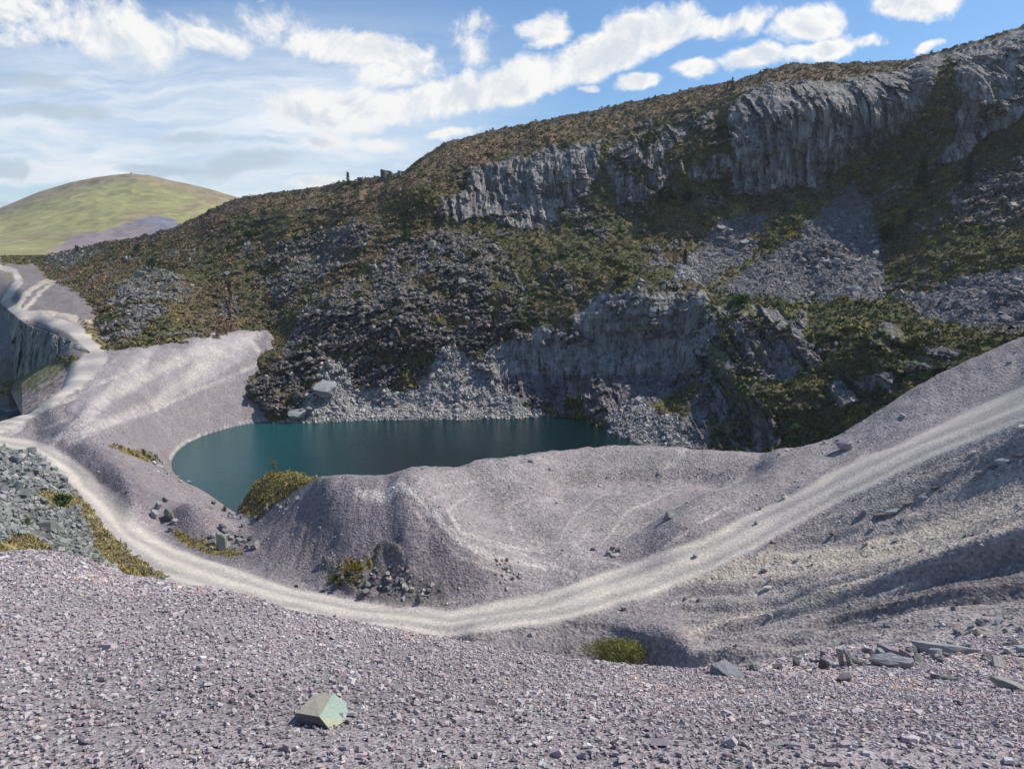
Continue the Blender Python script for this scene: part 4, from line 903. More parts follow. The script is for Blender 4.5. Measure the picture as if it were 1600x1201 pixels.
def tris(name, P, rad, n_each, size, col, mat, flat=.7, upright=0.0, parent=None):
    """clumps of small leaf-like triangles spread through low cushions"""
    n = len(P)
    c = rng.normal(0, 1, (n, n_each, 3)); c /= np.linalg.norm(c, axis=2, keepdims=True)
    c *= rng.uniform(.35, 1, (n, n_each, 1)) ** .6 * rad[:, None, None]; c[..., 2] = np.abs(c[..., 2]) * flat
    ctr = P[:, None] + c
    d1 = rng.normal(0, 1, (n, n_each, 3)); d1[..., 2] += upright * 3 * np.sign(rng.normal(.8, .5, (n, n_each))); d1 /= np.linalg.norm(d1, axis=2, keepdims=True)
    d2 = np.cross(d1, rng.normal(0, 1, (n, n_each, 3))); d2 /= np.linalg.norm(d2, axis=2, keepdims=True)
    sz = (size[:, None] * rng.uniform(.6, 1.3, (n, n_each)))[..., None]
    wd = .5 if upright < .5 else .16
    V = np.stack([ctr - d1 * sz * .5 - d2 * sz * wd, ctr - d1 * sz * .5 + d2 * sz * wd, ctr + d1 * sz * .7], 2).reshape(-1, 3)
    cc = np.repeat((col[:, None] * rng.uniform(.74, 1.26, (n, n_each, 1))).reshape(-1, 3), 3, 0)
    me = raw_mesh(name, V, np.arange(len(V)), np.arange(len(V) // 3) * 3, mat, cc)
    return link(name, me, parent)

def sample(Pos, Nrm, weight, n):
    """random points on a sheet, by weight and true area"""
    a_ = Pos[:-1, 1:] - Pos[:-1, :-1]; b_ = Pos[1:, :-1] - Pos[:-1, :-1]
    ar = np.linalg.norm(np.cross(a_, b_), axis=2)
    w_ = (ar * weight[:-1, :-1]).ravel(); w_ = w_ / w_.sum()
    i = rng.choice(len(w_), n, p=w_); r, c = np.divmod(i, Pos.shape[1] - 1)
    u, v = rng.random((2, n, 1))
    p = Pos[r, c] * (1 - u) * (1 - v) + Pos[r, c + 1] * u * (1 - v) + Pos[r + 1, c] * (1 - u) * v + Pos[r + 1, c + 1] * u * v
    return p, Nrm[r, c], r, c

def pick(cols, w, n, jit=.12):
    cols = np.array(cols); w = np.array(w, float) / np.sum(w)
    return cols[rng.choice(len(cols), n, p=w)] * (1 + rng.normal(0, jit, (n, 1)))

PURP = [tuple(x_ * y_ for x_, y_ in zip(c_, (1.06, 1.04, 1.035))) for c_ in [(.41, .345, .355), (.46, .42, .425), (.35, .29, .30), (.51, .48, .475), (.42, .455, .42), (.53, .45, .37), (.22, .19, .195), (.58, .56, .54)]]
PW = [34, 28, 18, 10, 2.5, 2, 6, 2]
# near slope chippings
ppx, ppy = proj(Xf, Yf, Zf)
vis = (ppx > -330) & (ppx < 1980) & (ppy < 1340) & ((np.arange(Xf.shape[0]) < 176)[:, None])
farw = np.clip(5.0 / np.maximum(Yf, 1), .35, 1.0) * np.where((ppx > -60) & (ppx < 1660) & (ppy < 1240), 1, .35)
p_, n_, r_, c_ = sample(FPos, Fn, vis * farw, 128000)
sz = np.exp(rng.normal(math.log(.0168), .42, len(p_))) * np.clip(p_[:, 1] / 4.0, 1, 2.0)
patch = fbm(p_[:, 0] * 1.2, p_[:, 1] * 1.2, p_[:, 2] * 0, 3, 401)
cc = pick(PURP, PW, len(p_)) * (1 + .16 * patch[:, None])
cc = np.where((patch > .35)[:, None] & (rng.random((len(p_), 1)) < .25), cc * np.array([1.22, 1.05, .82]), cc)
p_ = p_ + n_ * (rng.uniform(.001, .011, len(p_)) )[:, None]
tag(chips('slate_chippings', p_, n_, sz, sz * rng.uniform(.12, .26, len(sz)), cc, M_chip, .26, 4), 'purple grey slate chippings covering the near slope', 'gravel', kind='stuff')

# scree and broken rock on the quarry face
GREY = [(.175, .165, .17), (.215, .208, .205), (.13, .12, .125), (.255, .25, .245), (.19, .16, .165)]
pp, nn_, r_, c_ = sample(HPos, Hn, scree & (PX > 1090), 11500)
sz = np.exp(rng.normal(math.log(.64), .42, len(pp)))
tag(chips('scree_stones', pp, nn_, sz, sz * .22, pick(GREY, [3, 3, 2, 1.4, 1], len(pp), .18), M_stone, .45), 'grey slabby scree tipped down the quarry face and its bench', 'scree', kind='stuff')
pp, nn_, r_, c_ = sample(HPos, Hn, scree & (PX < 1090), 7500)
sz = np.exp(rng.normal(math.log(.62), .40, len(pp)))
tag(chips('talus_stones', pp, nn_, sz, sz * .3, pick([(.35, .34, .32), (.41, .40, .37), (.27, .26, .25), (.38, .34, .33)], [3, 2, 2, 1], len(pp), .15), M_stone, .5), 'broken slate talus running down to the far shore of the lake', 'scree', kind='stuff')
pp, nn_, r_, c_ = sample(HPos, Hn, (rub | outc) & ~scree, 8500)
sz = np.exp(rng.normal(math.log(.85), .42, len(pp)))
tag(chips('rock_fragments', pp, nn_, sz, sz * .35, pick([(.18, .16, .145), (.24, .22, .20), (.13, .115, .105), (.31, .29, .26)], [3, 2, 2, .8], len(pp), .15), M_stone, .6), 'jagged dark rock fragments on the broken part of the hillside', 'rock', kind='stuff')

# left rubble field, stones along the roads and banks
pp, nn_, r_, c_ = sample(GPos, Gn, (rocky_l & ~grass_l) & (pxg > -60), 5200)
sz = np.exp(rng.normal(math.log(.42), .45, len(pp)))
tag(chips('rubble_stones', pp + nn_ * .05, nn_, sz, sz * .28, pick([(.215, .22, .20), (.26, .27, .245), (.14, .14, .13), (.33, .32, .29)], [3, 2, 2, 1], len(pp), .15), M_stone, .4), 'small grey green slate rubble filling the field left of the road', 'rubble', kind='stuff')
wgt = ((road < .3) & (Yg < 130) & (pyg > 500) & ~rocky_l) * (np.where(right > 0, 2.2, 1.0)) * (.25 + sstep(n1, -.2, .6))
pp, nn_, r_, c_ = sample(GPos, Gn, wgt, 8000)
sz = np.exp(rng.normal(math.log(.14), .6, len(pp)))
tag(chips('bank_stones', pp, nn_, sz, sz * .3, pick([(.40, .375, .36), (.46, .44, .42), (.28, .25, .26), (.2, .18, .19)], [3, 1.2, 3, 2], len(pp)), M_stone, .4), 'small pale stones scattered over the spoil banks', 'stones', kind='stuff')

# heath and grass
def turf(name, Pos, Nrm, weight, n, r0, cols, w, label, n_each=5, size=.55, up=0.0):
    pp, nn_, r_, c_ = sample(Pos, Nrm, weight, n)
    rad = np.exp(rng.normal(math.log(r0), .3, n))
    q_ = fbm(pp[:, 0] * .06, pp[:, 1] * .06, pp[:, 2] * .09, 4, 420) + rng.normal(0, .16, n)
    rk = np.argsort(np.argsort(q_)) / n; cum = np.cumsum(np.array(w) / np.sum(w))
    ci = np.minimum(np.searchsorted(cum, rk), len(cols) - 1)
    cl = np.array(cols)[ci] * (1 + rng.normal(0, .10, (n, 1)))
    o = tris(name, pp, rad, n_each, rad * size * 1.6, cl, M_leaf, .8, up)
    tag(o, label, 'vegetation', kind='stuff')
veg = ~(rub | outc | scree | rock)
turf('heather', HPos, Hn, (moor | (veg & (PX < 700))) * 1.0, 15000, .54, [(.25, .175, .11), (.17, .135, .075), (.27, .20, .095), (.14, .145, .06)], [3, 3, 1, 2], 'brown heather and rough grass over the upper hillside')
turf('moss_and_grass', HPos, Hn, (veg & ~moor & (PX >= 600)) * (1.0 + .5 * (PX > 1100)), 13000, .52, [(.14, .13, .05), (.21, .195, .05), (.095, .11, .04), (.20, .155, .08)], [3, 2, 3, 1.4], 'olive and yellow green grass and moss over the steep quarry slopes')
turf('ledge_grass', HPos, Hn, (lowc | (cliff & (PX > 935) & (PX < 1140))) * sstep(fbm(X0 * .25, Z0 * .2, Y0 * .1, 4, 180), .0, .5), 2500, .5, [(.11, .115, .035), (.08, .09, .035)], [1, 1], 'tufts of grass rooted on the ledges of the cliffs')
turf('floor_grass', GPos, Gn, ((tufts & (Yg < 115)) | grass_l) * 1.0, 5200, .22, [(.33, .27, .11), (.38, .32, .12), (.25, .23, .085), (.28, .20, .10)], [3, 2, 2, .7], 'straw coloured grass and heather beside the road and on the knoll', 6, .75, .6)
turf('far_grass', GPos, Gn, (tufts & (Yg > 115)) * 1.0, 3000, .5, [(.14, .125, .05), (.17, .15, .05), (.10, .10, .04)], [3, 2, 2], 'rough grass below the left hillside')

# ---- single stones
import bmesh
def slate_mat(name, c1, c2, c3, rough=.75):
    m, b, p = new_mat(name)
    tc = b.n.new('ShaderNodeTexCoord').outputs['Object']
    oi = b.n.new('ShaderNodeObjectInfo').outputs['Random']
    v = b.vmath('ADD', tc, b.comb(b.math('MULTIPLY', oi, 37.0), b.math('MULTIPLY', oi, 11.0), 0.0))
    n1 = b.noise(v, 1.6, 5, .6); n2 = b.noise(b.mapping(v, scale=(1, 1, 6)), 5.0, 5, .65)
    c = b.mix(b.ramp(n1, .35, .65), c1 + (1,), c2 + (1,))
    c = b.mix(b.ramp(n2, .55, .8, 0, .6), c, c3 + (1,))
    k = b.math('MULTIPLY_ADD', oi, .5, .75)
    b.l.new(b.vmath('SCALE', c, scale=k), p.inputs['Base Color'])
    p.inputs['Roughness'].default_value = rough; p.inputs['Specular IOR Level'].default_value = .3
    bump(b, p, n2, .6, .06)
    return m
S_green = slate_mat('pale_green_slate', (.25, .27, .24), (.19, .205, .19), (.35, .345, .29))
S_grey = slate_mat('grey_slate', (.24, .245, .255), (.30, .30, .30), (.38, .36, .33))
S_dark = slate_mat('dark_slate', (.13, .125, .13), (.18, .17, .17), (.24, .22, .19))
S_purple = slate_mat('purple_slate', (.28, .235, .255), (.34, .30, .31), (.40, .37, .35))
S_buff = slate_mat('buff_slate', (.42, .39, .34), (.36, .34, .32), (.47, .46, .42))

def block(seed, flat=.4, n=9):
    """a split slate stone about 1 across: the hull of points on a skewed slab, its faces roughened along the cleavage"""
    r = random.Random(seed); bm = bmesh.new()
    lay = r.choice((2, 3)); sk = r.uniform(-.35, .35)
    for l in range(lay):
        z = (l / (lay - 1) - .5) * flat
        k = r.randint(5, 7); a0 = r.uniform(0, 6.28); sc_l = r.uniform(.72, 1.0)
        for i in range(k):
            a_ = a0 + (i + r.uniform(-.35, .35)) * 6.283 / k; q = r.uniform(.75, 1.1) * .52 * sc_l
            bm.verts.new((math.cos(a_) * q + sk * z, math.sin(a_) * q * .78, z + r.gauss(0, .10) * flat))
    bmesh.ops.convex_hull(bm, input=bm.verts[:])
    bmesh.ops.delete(bm, geom=[v for v in bm.verts if not v.link_faces], context='VERTS')
    bmesh.ops.subdivide_edges(bm, edges=[e for e in bm.edges if e.calc_length() > .22], cuts=1, use_grid_fill=False)
    bmesh.ops.triangulate(bm, faces=bm.faces[:])
    for v in bm.verts: v.co += Vector((r.gauss(0, .016), r.gauss(0, .016), r.gauss(0, .022) * (.4 + flat)))
    bmesh.ops.recalc_face_normals(bm, faces=bm.faces)
    me = D.meshes.new('slate_block'); bm.to_mesh(me); bm.free(); me.materials.append(S_grey)
    return me
T_slab = [block(s, .16, 6) for s in range(5)]
T_block = [block(20 + s, .42, 7) for s in range(7)]
T_lump = [block(40 + s, .68, 9) for s in range(5)]

def surf(sheet, px, py):
    """visible point of a sheet under a place in the photograph"""
    if sheet == 'H': A, B, P, N = PXh, PYh, HPos, Hn
    elif sheet == 'G': A, B, P, N = pxg, pyg, GPos, Gn
    else: A, B, P, N = PXf, PYf, FPos, Fn
    d = np.hypot(A - px, B - py)
    m_ = d < max(3.0, d.min() + 1.5)
    i = np.argmin(np.where(m_, P[..., 1], 1e9) )
    return P.reshape(-1, 3)[i], N.reshape(-1, 3)[i]
PXh, PYh = proj(*np.moveaxis(HPos, -1, 0)); PXf, PYf = proj(*np.moveaxis(FPos, -1, 0))
pxg, pyg = proj(*np.moveaxis(GPos, -1, 0))

COLW = {'pale_green_slate': 'pale green', 'grey_slate': 'grey', 'dark_slate': 'dark', 'purple_slate': 'purplish', 'buff_slate': 'buff'}
def place_word(x, y, box):
    fx_ = (x - box[0]) / (box[2] - box[0]); fy_ = (y - box[1]) / (box[3] - box[1])
    v_ = 'upper' if fy_ < .33 else 'lower' if fy_ > .67 else 'middle'
    h_ = 'left' if fx_ < .25 else 'centre left' if fx_ < .5 else 'centre right' if fx_ < .75 else 'right'
    return v_ + ' ' + h_
def put_rock(P, N, w, me, mat, label, cat, group=None, yaw=None, tilt=.15, asp=(1, 1, 1), sink=.12, name='slate_block', lean=None):
    o = D.objects.new(name, me); COL.objects.link(o)
    o.material_slots[0].link = 'OBJECT'; o.material_slots[0].material = mat
    up = Vector(N) * .6 + Vector((0, 0, .5)) + Vector((random.gauss(0, tilt), random.gauss(0, tilt), 0))
    if lean: up = Vector(lean)
    q = up.normalized().to_track_quat('Z', 'Y')
    yaw = random.uniform(0, 6.28) if yaw is None else yaw
    o.rotation_mode = 'QUATERNION'; o.rotation_quaternion = q @ Matrix.Rotation(yaw, 3, 'Z').to_quaternion()
    o.scale = (w * asp[0], w * asp[1], w * asp[2])
    zmin = min(v.co.z for v in me.vertices) * w * asp[2]
    o.location = Vector(P) + up.normalized() * (-zmin * (1 - 2 * sink))
    return tag(o, label, cat, group)

def rock_px(sheet, px, py, wpx, me, mat, label, cat='stone', **k):
    P, N = surf(sheet, px, py)
    return put_rock(P, N, wpx * P[1] / F * 1.05, me, mat, label, cat, **k)

# boulder field left of the road
grp = 'slate boulders in the field left of the gravel road'
cand, cn, r_, c_ = sample(GPos, Gn, (rocky_l & ~grass_l & (pxg > -15)) * 1.0, 900)
cpx, cpy = proj(cand[:, 0], cand[:, 1], cand[:, 2])
n_b = 0; used = []
for P, N, x_, y_ in zip(cand, cn, cpx, cpy):
    if n_b >= 180 or x_ < -5: continue
    if any((x_ - u_) ** 2 + ((y_ - v_) * 1.6) ** 2 < 60 for u_, v_ in used): continue
    up_ = y_ < 770
    wpx = random.uniform(8, 21) if up_ else random.uniform(7, 17)
    if random.random() < .05: wpx *= 1.5
    me = random.choice(T_lump + T_block if up_ else T_slab + T_block)
    mt_ = random.choice([S_green, S_green, S_grey, S_buff] if up_ else [S_grey, S_grey, S_green, S_dark, S_buff])
    put_rock(P, N, wpx * P[1] / F, me, mt_, ('large ' if wpx > 19 else 'small ' if wpx < 12 else '') + COLW[mt_.name] + (' flat slab' if me in T_slab else ' boulder') + ' in the ' + place_word(x_, y_, (0, 712, 240, 900)) + ' of the roadside rubble field', 'boulder', grp, tilt=.25, name='boulder')
    used.append((x_, y_)); n_b += 1
# biggest blocks of the scree and talus
grp = 'large slabs in the scree on the quarry bench'
for P, N, _, _ in zip(*sample(HPos, Hn, scree & (PX > 1100) & (PY > 350), 50)):
    x_, y_ = proj(P[0], P[1], P[2]); mt_ = random.choice([S_grey, S_dark, S_grey]); wr_ = random.uniform(1.8, 3.6)
    put_rock(P, N, wr_, random.choice(T_slab + T_block[:2]), mt_, ('very large ' if wr_ > 3 else 'large ') + COLW[mt_.name] + ' slab in the ' + (place_word(x_, y_, (1110, 300, 1385, 470)) + ' of the tall scree cone' if x_ < 1390 else place_word(x_, y_, (1400, 420, 1600, 520)) + ' of the right hand scree'), 'slab', grp, tilt=.25, name='slate_slab')
grp = 'larger blocks in the talus by the lake'
for P, N, _, _ in zip(*sample(HPos, Hn, scree & (PX < 880) & (PY > 560) & (PY < 652), 60)):
    x_, y_ = proj(P[0], P[1], P[2]); mt_ = random.choice([S_grey, S_buff, S_purple]); wr_ = random.uniform(1.2, 2.3)
    put_rock(P, N, wr_, random.choice(T_block), mt_, ('large ' if wr_ > 1.8 else 'smaller ') + COLW[mt_.name] + ' block in the ' + place_word(x_, y_, (420, 545, 850, 655)) + ' of the talus above the far shore', 'block', grp, tilt=.3, name='talus_block')
rock_px('H', 512, 618, 40, T_slab[2], S_grey, 'very large grey block resting on the talus above the far shore', 'boulder', asp=(1, .8, 2.4), name='boulder', yaw=.3, lean=(.1, -.45, 1))
rock_px('H', 484, 650, 16, T_block[3], S_dark, 'upright dark block standing at the water edge of the far shore', 'boulder', asp=(.8, .8, 2.2), name='boulder', yaw=.2, sink=.05)
rock_px('H', 466, 648, 30, T_slab[1], S_grey, 'flat slab at the water edge left of the upright dark block', 'slab', asp=(1, .9, 1.6), name='slate_slab', yaw=.1)
rock_px('H', 1490, 318, 12, T_block[4], S_buff, 'single pale block on the green slope right of the scree cone', 'boulder', name='boulder')

# named stones of the quarry floor
rock_px('G', 1042, 806, 25, T_block[4], S_green, 'upright striped pale green block on the inner bank of the bowl', 'boulder', asp=(1, 1, 1.1), sink=.04, name='boulder', yaw=.4, lean=(.25, -.75, .65))
rock_px('G', 1225, 776, 15, T_slab[0], S_buff, 'pale pointed slab propped up beside the haul road', 'slab', asp=(1, .8, 2), lean=(.3, -.8, .6), name='slate_slab')
rock_px('G', 1189, 793, 7, T_lump[0], S_buff, 'small white stone left of the pale pointed slab', 'stone', name='stone')
rock_px('G', 1182, 817, 9, T_block[1], S_dark, 'small dark stone on the left edge of the haul road', 'stone', name='stone')
rock_px('G', 1320, 700, 26, T_slab[2], S_purple, 'broad pinkish slab on the crest of the right bank', 'slab', asp=(1, .7, 2.6), name='slate_slab', yaw=.5)
rock_px('G', 1287, 690, 16, T_slab[3], S_buff, 'pale slab at the foot of the bank below the green cliff', 'slab', asp=(1, .7, 1.6), name='slate_slab', yaw=.3)
rock_px('G', 1411, 650, 20, T_slab[4], S_buff, 'thin pale slab lying high on the right bank', 'slab', asp=(1, .5, 1.5), name='slate_slab', yaw=.5)
rock_px('G', 1086, 867, 12, T_block[0], S_grey, 'grey stone on the near edge of the bowl bank by the road', 'stone', name='stone')
rock_px('G', 929, 858, 9, T_block[5], S_dark, 'small dark stone left of the stone group in the bowl mouth', 'stone', name='stone')
for x_, y_, w_, t_, m_, lb in ((950, 864, 13, T_block[2], S_grey, 'left grey stone of the group at the mouth of the bowl'), (960, 865, 16, T_slab[2], S_buff, 'flat pale stone in front of the group at the mouth of the bowl'),
                               (958, 858, 10, T_lump[2], S_purple, 'upright purple stone behind the group at the mouth of the bowl'), (967, 861, 12, T_lump[3], S_dark, 'dark stone at the right of the group at the mouth of the bowl')):
    rock_px('G', x_, y_, w_, t_, m_, lb, name='stone')
rock_px('G', 975, 950, 13, T_block[4], S_buff, 'buff stone below the haul road above the gorse hump', 'stone', name='stone')
rock_px('G', 1202, 917, 14, T_slab[1], S_buff, 'white flat stone alone on the gravel below the haul road', 'stone', asp=(1, .8, 1.6), name='stone')
rock_px('G', 1398, 842, 12, T_slab[3], S_grey, 'thin grey stone beside the second track', 'stone', name='stone')
rock_px('G', 1356, 848, 8, T_block[6], S_buff, 'small buff stone left of the thin grey stone by the second track', 'stone', name='stone')
rock_px('G', 1302, 834, 7, T_lump[1], S_dark, 'small dark stone between the haul road and the second track', 'stone', name='stone')
rock_px('G', 1520, 706, 9, T_slab[2], S_buff, 'small pale stone beyond the ledge on the right', 'stone', name='stone')
rock_px('G', 1596, 668, 14, T_slab[0], S_buff, 'white slab at the right edge of the view beside the road', 'slab', asp=(1, .7, 2), name='slate_slab')
for i_, (x_, y_) in enumerate(((1372, 805), (1392, 797), (1418, 786), (1440, 778), (1462, 764), (1530, 738), (1548, 730), (1568, 722), (1590, 712))):
    rock_px('G', x_, y_, random.uniform(14, 24), T_slab[i_ % 5], (S_dark, S_grey)[i_ % 2], ('dark', 'grey')[i_ % 2] + ' ledge piece in the bank right of the haul road, ' + ('first', 'second', 'third', 'fourth', 'fifth', 'sixth', 'seventh', 'eighth', 'ninth')[i_] + ' from the left', 'rock', group='ledge pieces along the bank right of the haul road', asp=(1, .5, 1.8), yaw=.5, tilt=.05, sink=.25, name='ledge_rock')
rock_px('G', 259, 780, 20, T_slab[1], S_green, 'pale green slab lying alone on the slope above the lake corner', 'slab', asp=(1, .7, 1.4), name='slate_slab', yaw=-.5)
rock_px('G', 243, 799, 25, T_slab[4], S_green, 'pale upper slab of the stack beside the dark gravel pile', 'slab', asp=(1, .6, 2.8), name='slate_slab', yaw=.1, sink=-.3)
rock_px('G', 241, 807, 22, T_slab[2], S_grey, 'lower left slab of the stack beside the dark gravel pile', 'slab', asp=(1, .7, 2.6), name='slate_slab', yaw=.1)
rock_px('G', 268, 807, 34, T_block[6], S_green, 'long boulder leaning right of the pale slab stack', 'boulder', asp=(1, .5, .85), name='boulder', yaw=.25)
rock_px('G', 269, 827, 14, T_block[1], S_dark, 'dark stone at the left foot of the gravel pile', 'stone', name='stone')
rock_px('G', 273, 815, 12, T_block[5], S_grey, 'grey stone just above the dark stone by the gravel pile', 'stone', name='stone')
rock_px('G', 347, 856, 24, T_lump[4], S_green, 'large upright pale boulder in the heap right of the gravel pile', 'boulder', asp=(.9, .7, 1.5), name='boulder', sink=.05, yaw=1.0)
rock_px('G', 284, 748, 9, T_lump[1], S_dark, 'dark stone at the left shore of the lake', 'stone', name='stone') if 0 else None
random.seed(11)
def heap(group, label, pts, n, lo, hi, mats, sheet='G', cat='stone', tpl=None, name='stone'):
    xs = [p[0] for p in pts]; ys = [p[1] for p in pts]; k_ = 0; tries = 0
    while k_ < n and tries < 4000:
        tries += 1
        x_, y_ = random.uniform(min(xs), max(xs)), random.uniform(min(ys), max(ys))
        if not inpoly(np.array([x_]), np.array([y_]), pts)[0]: continue
        me_ = random.choice(tpl or (T_block + T_slab + T_lump)); mt_ = random.choice(mats); wr_ = random.uniform(lo, hi)
        lb_ = ('large ' if wr_ > lo + .7 * (hi - lo) else 'small ' if wr_ < lo + .3 * (hi - lo) else '') + COLW[mt_.name] + (' flat ' if me_ in T_slab else ' ') + label + ', ' + place_word(x_, y_, (min(xs), min(ys), max(xs), max(ys)))
        rock_px(sheet, x_, y_, wr_, me_, mt_, lb_, cat, group=group, tilt=.35, name=name); k_ += 1
heap('stones of the heap right of the gravel pile', 'stone in the heap left of the mound', [(318, 838), (335, 822), (365, 822), (400, 838), (410, 852), (370, 858), (330, 850)], 34, 7, 18, [S_grey, S_dark, S_green, S_grey])
heap('broken rocks at the foot of the mound', 'broken rock at the foot of the mound', [(600, 872), (612, 855), (625, 880), (655, 905), (690, 905), (700, 930), (640, 940), (600, 925), (560, 925), (580, 890)], 52, 4, 12, [S_dark, S_dark, S_grey, S_buff])
heap('stones around the moss patch of the mound', 'stone by the mossy patch of the mound', [(505, 905), (545, 872), (590, 872), (560, 925), (510, 925)], 16, 5, 12, [S_dark, S_grey])
heap('pale stones spilling beside the bowl track', 'stone spilling down right of the mound', [(768, 875), (785, 868), (805, 885), (820, 900), (790, 915), (775, 900)], 26, 4, 10, [S_buff, S_buff, S_grey])
rock_px('G', 577, 912, 19, T_block[3], S_green, 'pale green split slab leaning at the foot of the mound', 'slab', asp=(.7, .9, 1.0), lean=(-.6, -.5, .6), name='slate_slab')
heap('stones on the left shore of the lake', 'stone on the near left shore', [(232, 716), (246, 712), (262, 730), (300, 752), (290, 756), (250, 733)], 20, 4, 9, [S_buff, S_grey])
heap('stones above the near lake corner', 'stone above the near lake corner', [(320, 778), (350, 792), (372, 808), (350, 806), (325, 790)], 14, 4, 9, [S_buff, S_grey, S_dark])
heap('stones on the dark slope under the knoll', 'stone on the slope under the grassy knoll', [(365, 805), (460, 775), (475, 780), (420, 805), (375, 825)], 14, 5, 12, [S_dark, S_grey, S_grey])
heap('rocks where the right slope meets the near ground', 'stone where the dark bank meets the lip', [(1500, 975), (1600, 960), (1600, 990), (1480, 995)], 14, 8, 20, [S_dark, S_grey])
# slabs where the near slope ends
rock_px('F', 1138, 1055, 74, T_slab[0], S_grey, 'wide flat blue grey slab on the lip of the near slope', 'slab', asp=(1, .75, 1.0), name='slate_slab', yaw=.15, lean=(.05, .02, 1))
rock_px('F', 1186, 1048, 32, T_slab[3], S_green, 'pale green slab just right of the wide flat slab', 'slab', asp=(1, .8, 2.2), name='slate_slab', yaw=.0, sink=0)
rock_px('F', 1314, 1040, 22, T_lump[0], S_buff, 'upright split slab standing on edge among the lip stones', 'slab', asp=(.7, .5, 1.9), lean=(-.25, 0, 1), name='slate_slab', yaw=.2, sink=.05)
rock_px('F', 1327, 1040, 22, T_block[4], S_grey, 'thick slab leaning on the upright split slab', 'slab', asp=(.8, .6, 2.6), lean=(-.35, 0, 1), name='slate_slab', yaw=.1, sink=.05)
rock_px('F', 1346, 1038, 26, T_block[0], S_buff, 'tilted brown edged slab right of the upright split slab', 'slab', asp=(1, .6, 1.5), lean=(-.55, -.2, .8), name='slate_slab', yaw=.3)
rock_px('F', 1288, 1044, 26, T_lump[3], S_dark, 'dark grey boulder left of the upright split slab', 'boulder', name='boulder')
rock_px('F', 1268, 1040, 14, T_block[5], S_grey, 'small grey stone left of the dark boulder on the lip', 'stone', name='stone')
rock_px('F', 1395, 1041, 76, T_slab[2], S_grey, 'long pale slab lying tilted towards the light on the lip', 'slab', asp=(1, .35, 1.3), lean=(-.15, -.3, 1), name='slate_slab', yaw=.2)
rock_px('F', 1390, 1026, 60, T_slab[4], S_purple, 'dark edged slab half buried behind the long pale slab', 'slab', asp=(1, .5, 1.3), name='slate_slab', yaw=-.1)
rock_px('F', 1475, 1020, 100, T_slab[1], S_grey, 'very long low slab of bedrock along the lip', 'slab', asp=(1, .3, .9), name='slate_slab', yaw=-.1)
rock_px('F', 1314, 1066, 42, T_block[3], S_dark, 'dark brown wedge of rock on the chippings', 'stone', asp=(1, .55, .75), name='stone', yaw=.05, lean=(.1, -.2, 1))
rock_px('F', 1476, 1062, 58, T_slab[3], S_green, 'thin pale slab with a shadowed edge on the chippings', 'slab', asp=(1, .3, .7), name='slate_slab', yaw=-.05, sink=-.1)
rock_px('F', 1580, 1078, 70, T_slab[0], S_buff, 'buff slab at the right edge of the near ground', 'slab', asp=(1, .5, .8), name='slate_slab', yaw=-.25, sink=-.2)
rock_px('F', 1500, 1101, 22, T_slab[2], S_dark, 'small dark shard on the chippings below the thin pale slab', 'shard', asp=(1, .35, 1.6), name='slate_shard', yaw=-.5)
rock_px('F', 1295, 1090, 18, T_lump[1], S_dark, 'small dark stone below the dark brown wedge', 'stone', asp=(1, .8, .5), name='stone')
rock_px('F', 1344, 1089, 9, T_block[2], S_dark, 'tiny upright dark shard right of the small dark stone', 'shard', asp=(.6, .6, 2), name='slate_shard')
rock_px('F', 130, 1160, 56, T_slab[4], S_purple, 'long purple shard with a pale tip, lower left on the chippings', 'shard', asp=(1, .38, .6), name='slate_shard', yaw=-.45, sink=-.1)
rock_px('F', 160, 1170, 17, T_slab[1], S_buff, 'pale flake beside the tip of the long purple shard', 'flake', asp=(1, .8, .7), name='slate_flake', yaw=.3, sink=-.3)
rock_px('F', 335, 1057, 15, T_slab[2], S_green, 'pale turquoise flake on the chippings left of centre', 'flake', asp=(1, .8, .8), name='slate_flake')
rock_px('F', 312, 1045, 18, T_block[1], S_buff, 'buff stone just left of the turquoise flake', 'stone', name='stone')
rock_px('F', 1560, 1040, 60, T_slab[0], S_buff, 'pale slab on edge near the right end of the lip', 'slab', asp=(1, .4, 1), name='slate_slab', yaw=.35)
heap('stones along the lip of the near slope', 'stone on the lip of the near slope', [(1200, 1052), (1230, 1036), (1300, 1020), (1420, 1016), (1600, 1004), (1600, 1050), (1450, 1046), (1250, 1052)], 60, 8, 26, [S_grey, S_buff, S_purple, S_dark, S_green], sheet='F')

# the green block of the foreground
pts = [(463, 1113, 2.60), (491, 1083, 2.80), (521, 1082, 2.85), (540, 1097, 2.79), (544, 1111, 2.72), (538, 1126, 2.62), (516, 1140, 2.54), (499, 1119, 2.555),
       (466, 1128, 2.60), (482, 1134, 2.575), (508, 1140.5, 2.55), (530, 1132, 2.66), (480, 1110, 2.86), (530, 1112, 2.88)]
Pb, Nb = surf('F', 503, 1122)
bm = bmesh.new()
vs = [bm.verts.new(Vector(at(x_, y_, d_ * Pb[1] / 2.66)) - Vector(Pb)) for x_, y_, d_ in pts]
for v in vs[-2:]: v.co.z -= .05
bmesh.ops.convex_hull(bm, input=bm.verts[:])
bmesh.ops.recalc_face_normals(bm, faces=bm.faces)
me = D.meshes.new('green_block'); bm.to_mesh(me); bm.free()
S_hero = slate_mat('green_slate_face', (.36, .44, .35), (.32, .41, .36), (.46, .46, .30)); S_hero2 = slate_mat('brown_green_slate_face', (.29, .26, .22), (.34, .33, .26), (.42, .41, .28)); S_hero3 = slate_mat('yellowed_slate_face', (.48, .46, .28), (.42, .45, .31), (.40, .42, .33))
for m_ in (S_hero, S_hero2, S_hero3, S_dark): me.materials.append(m_)
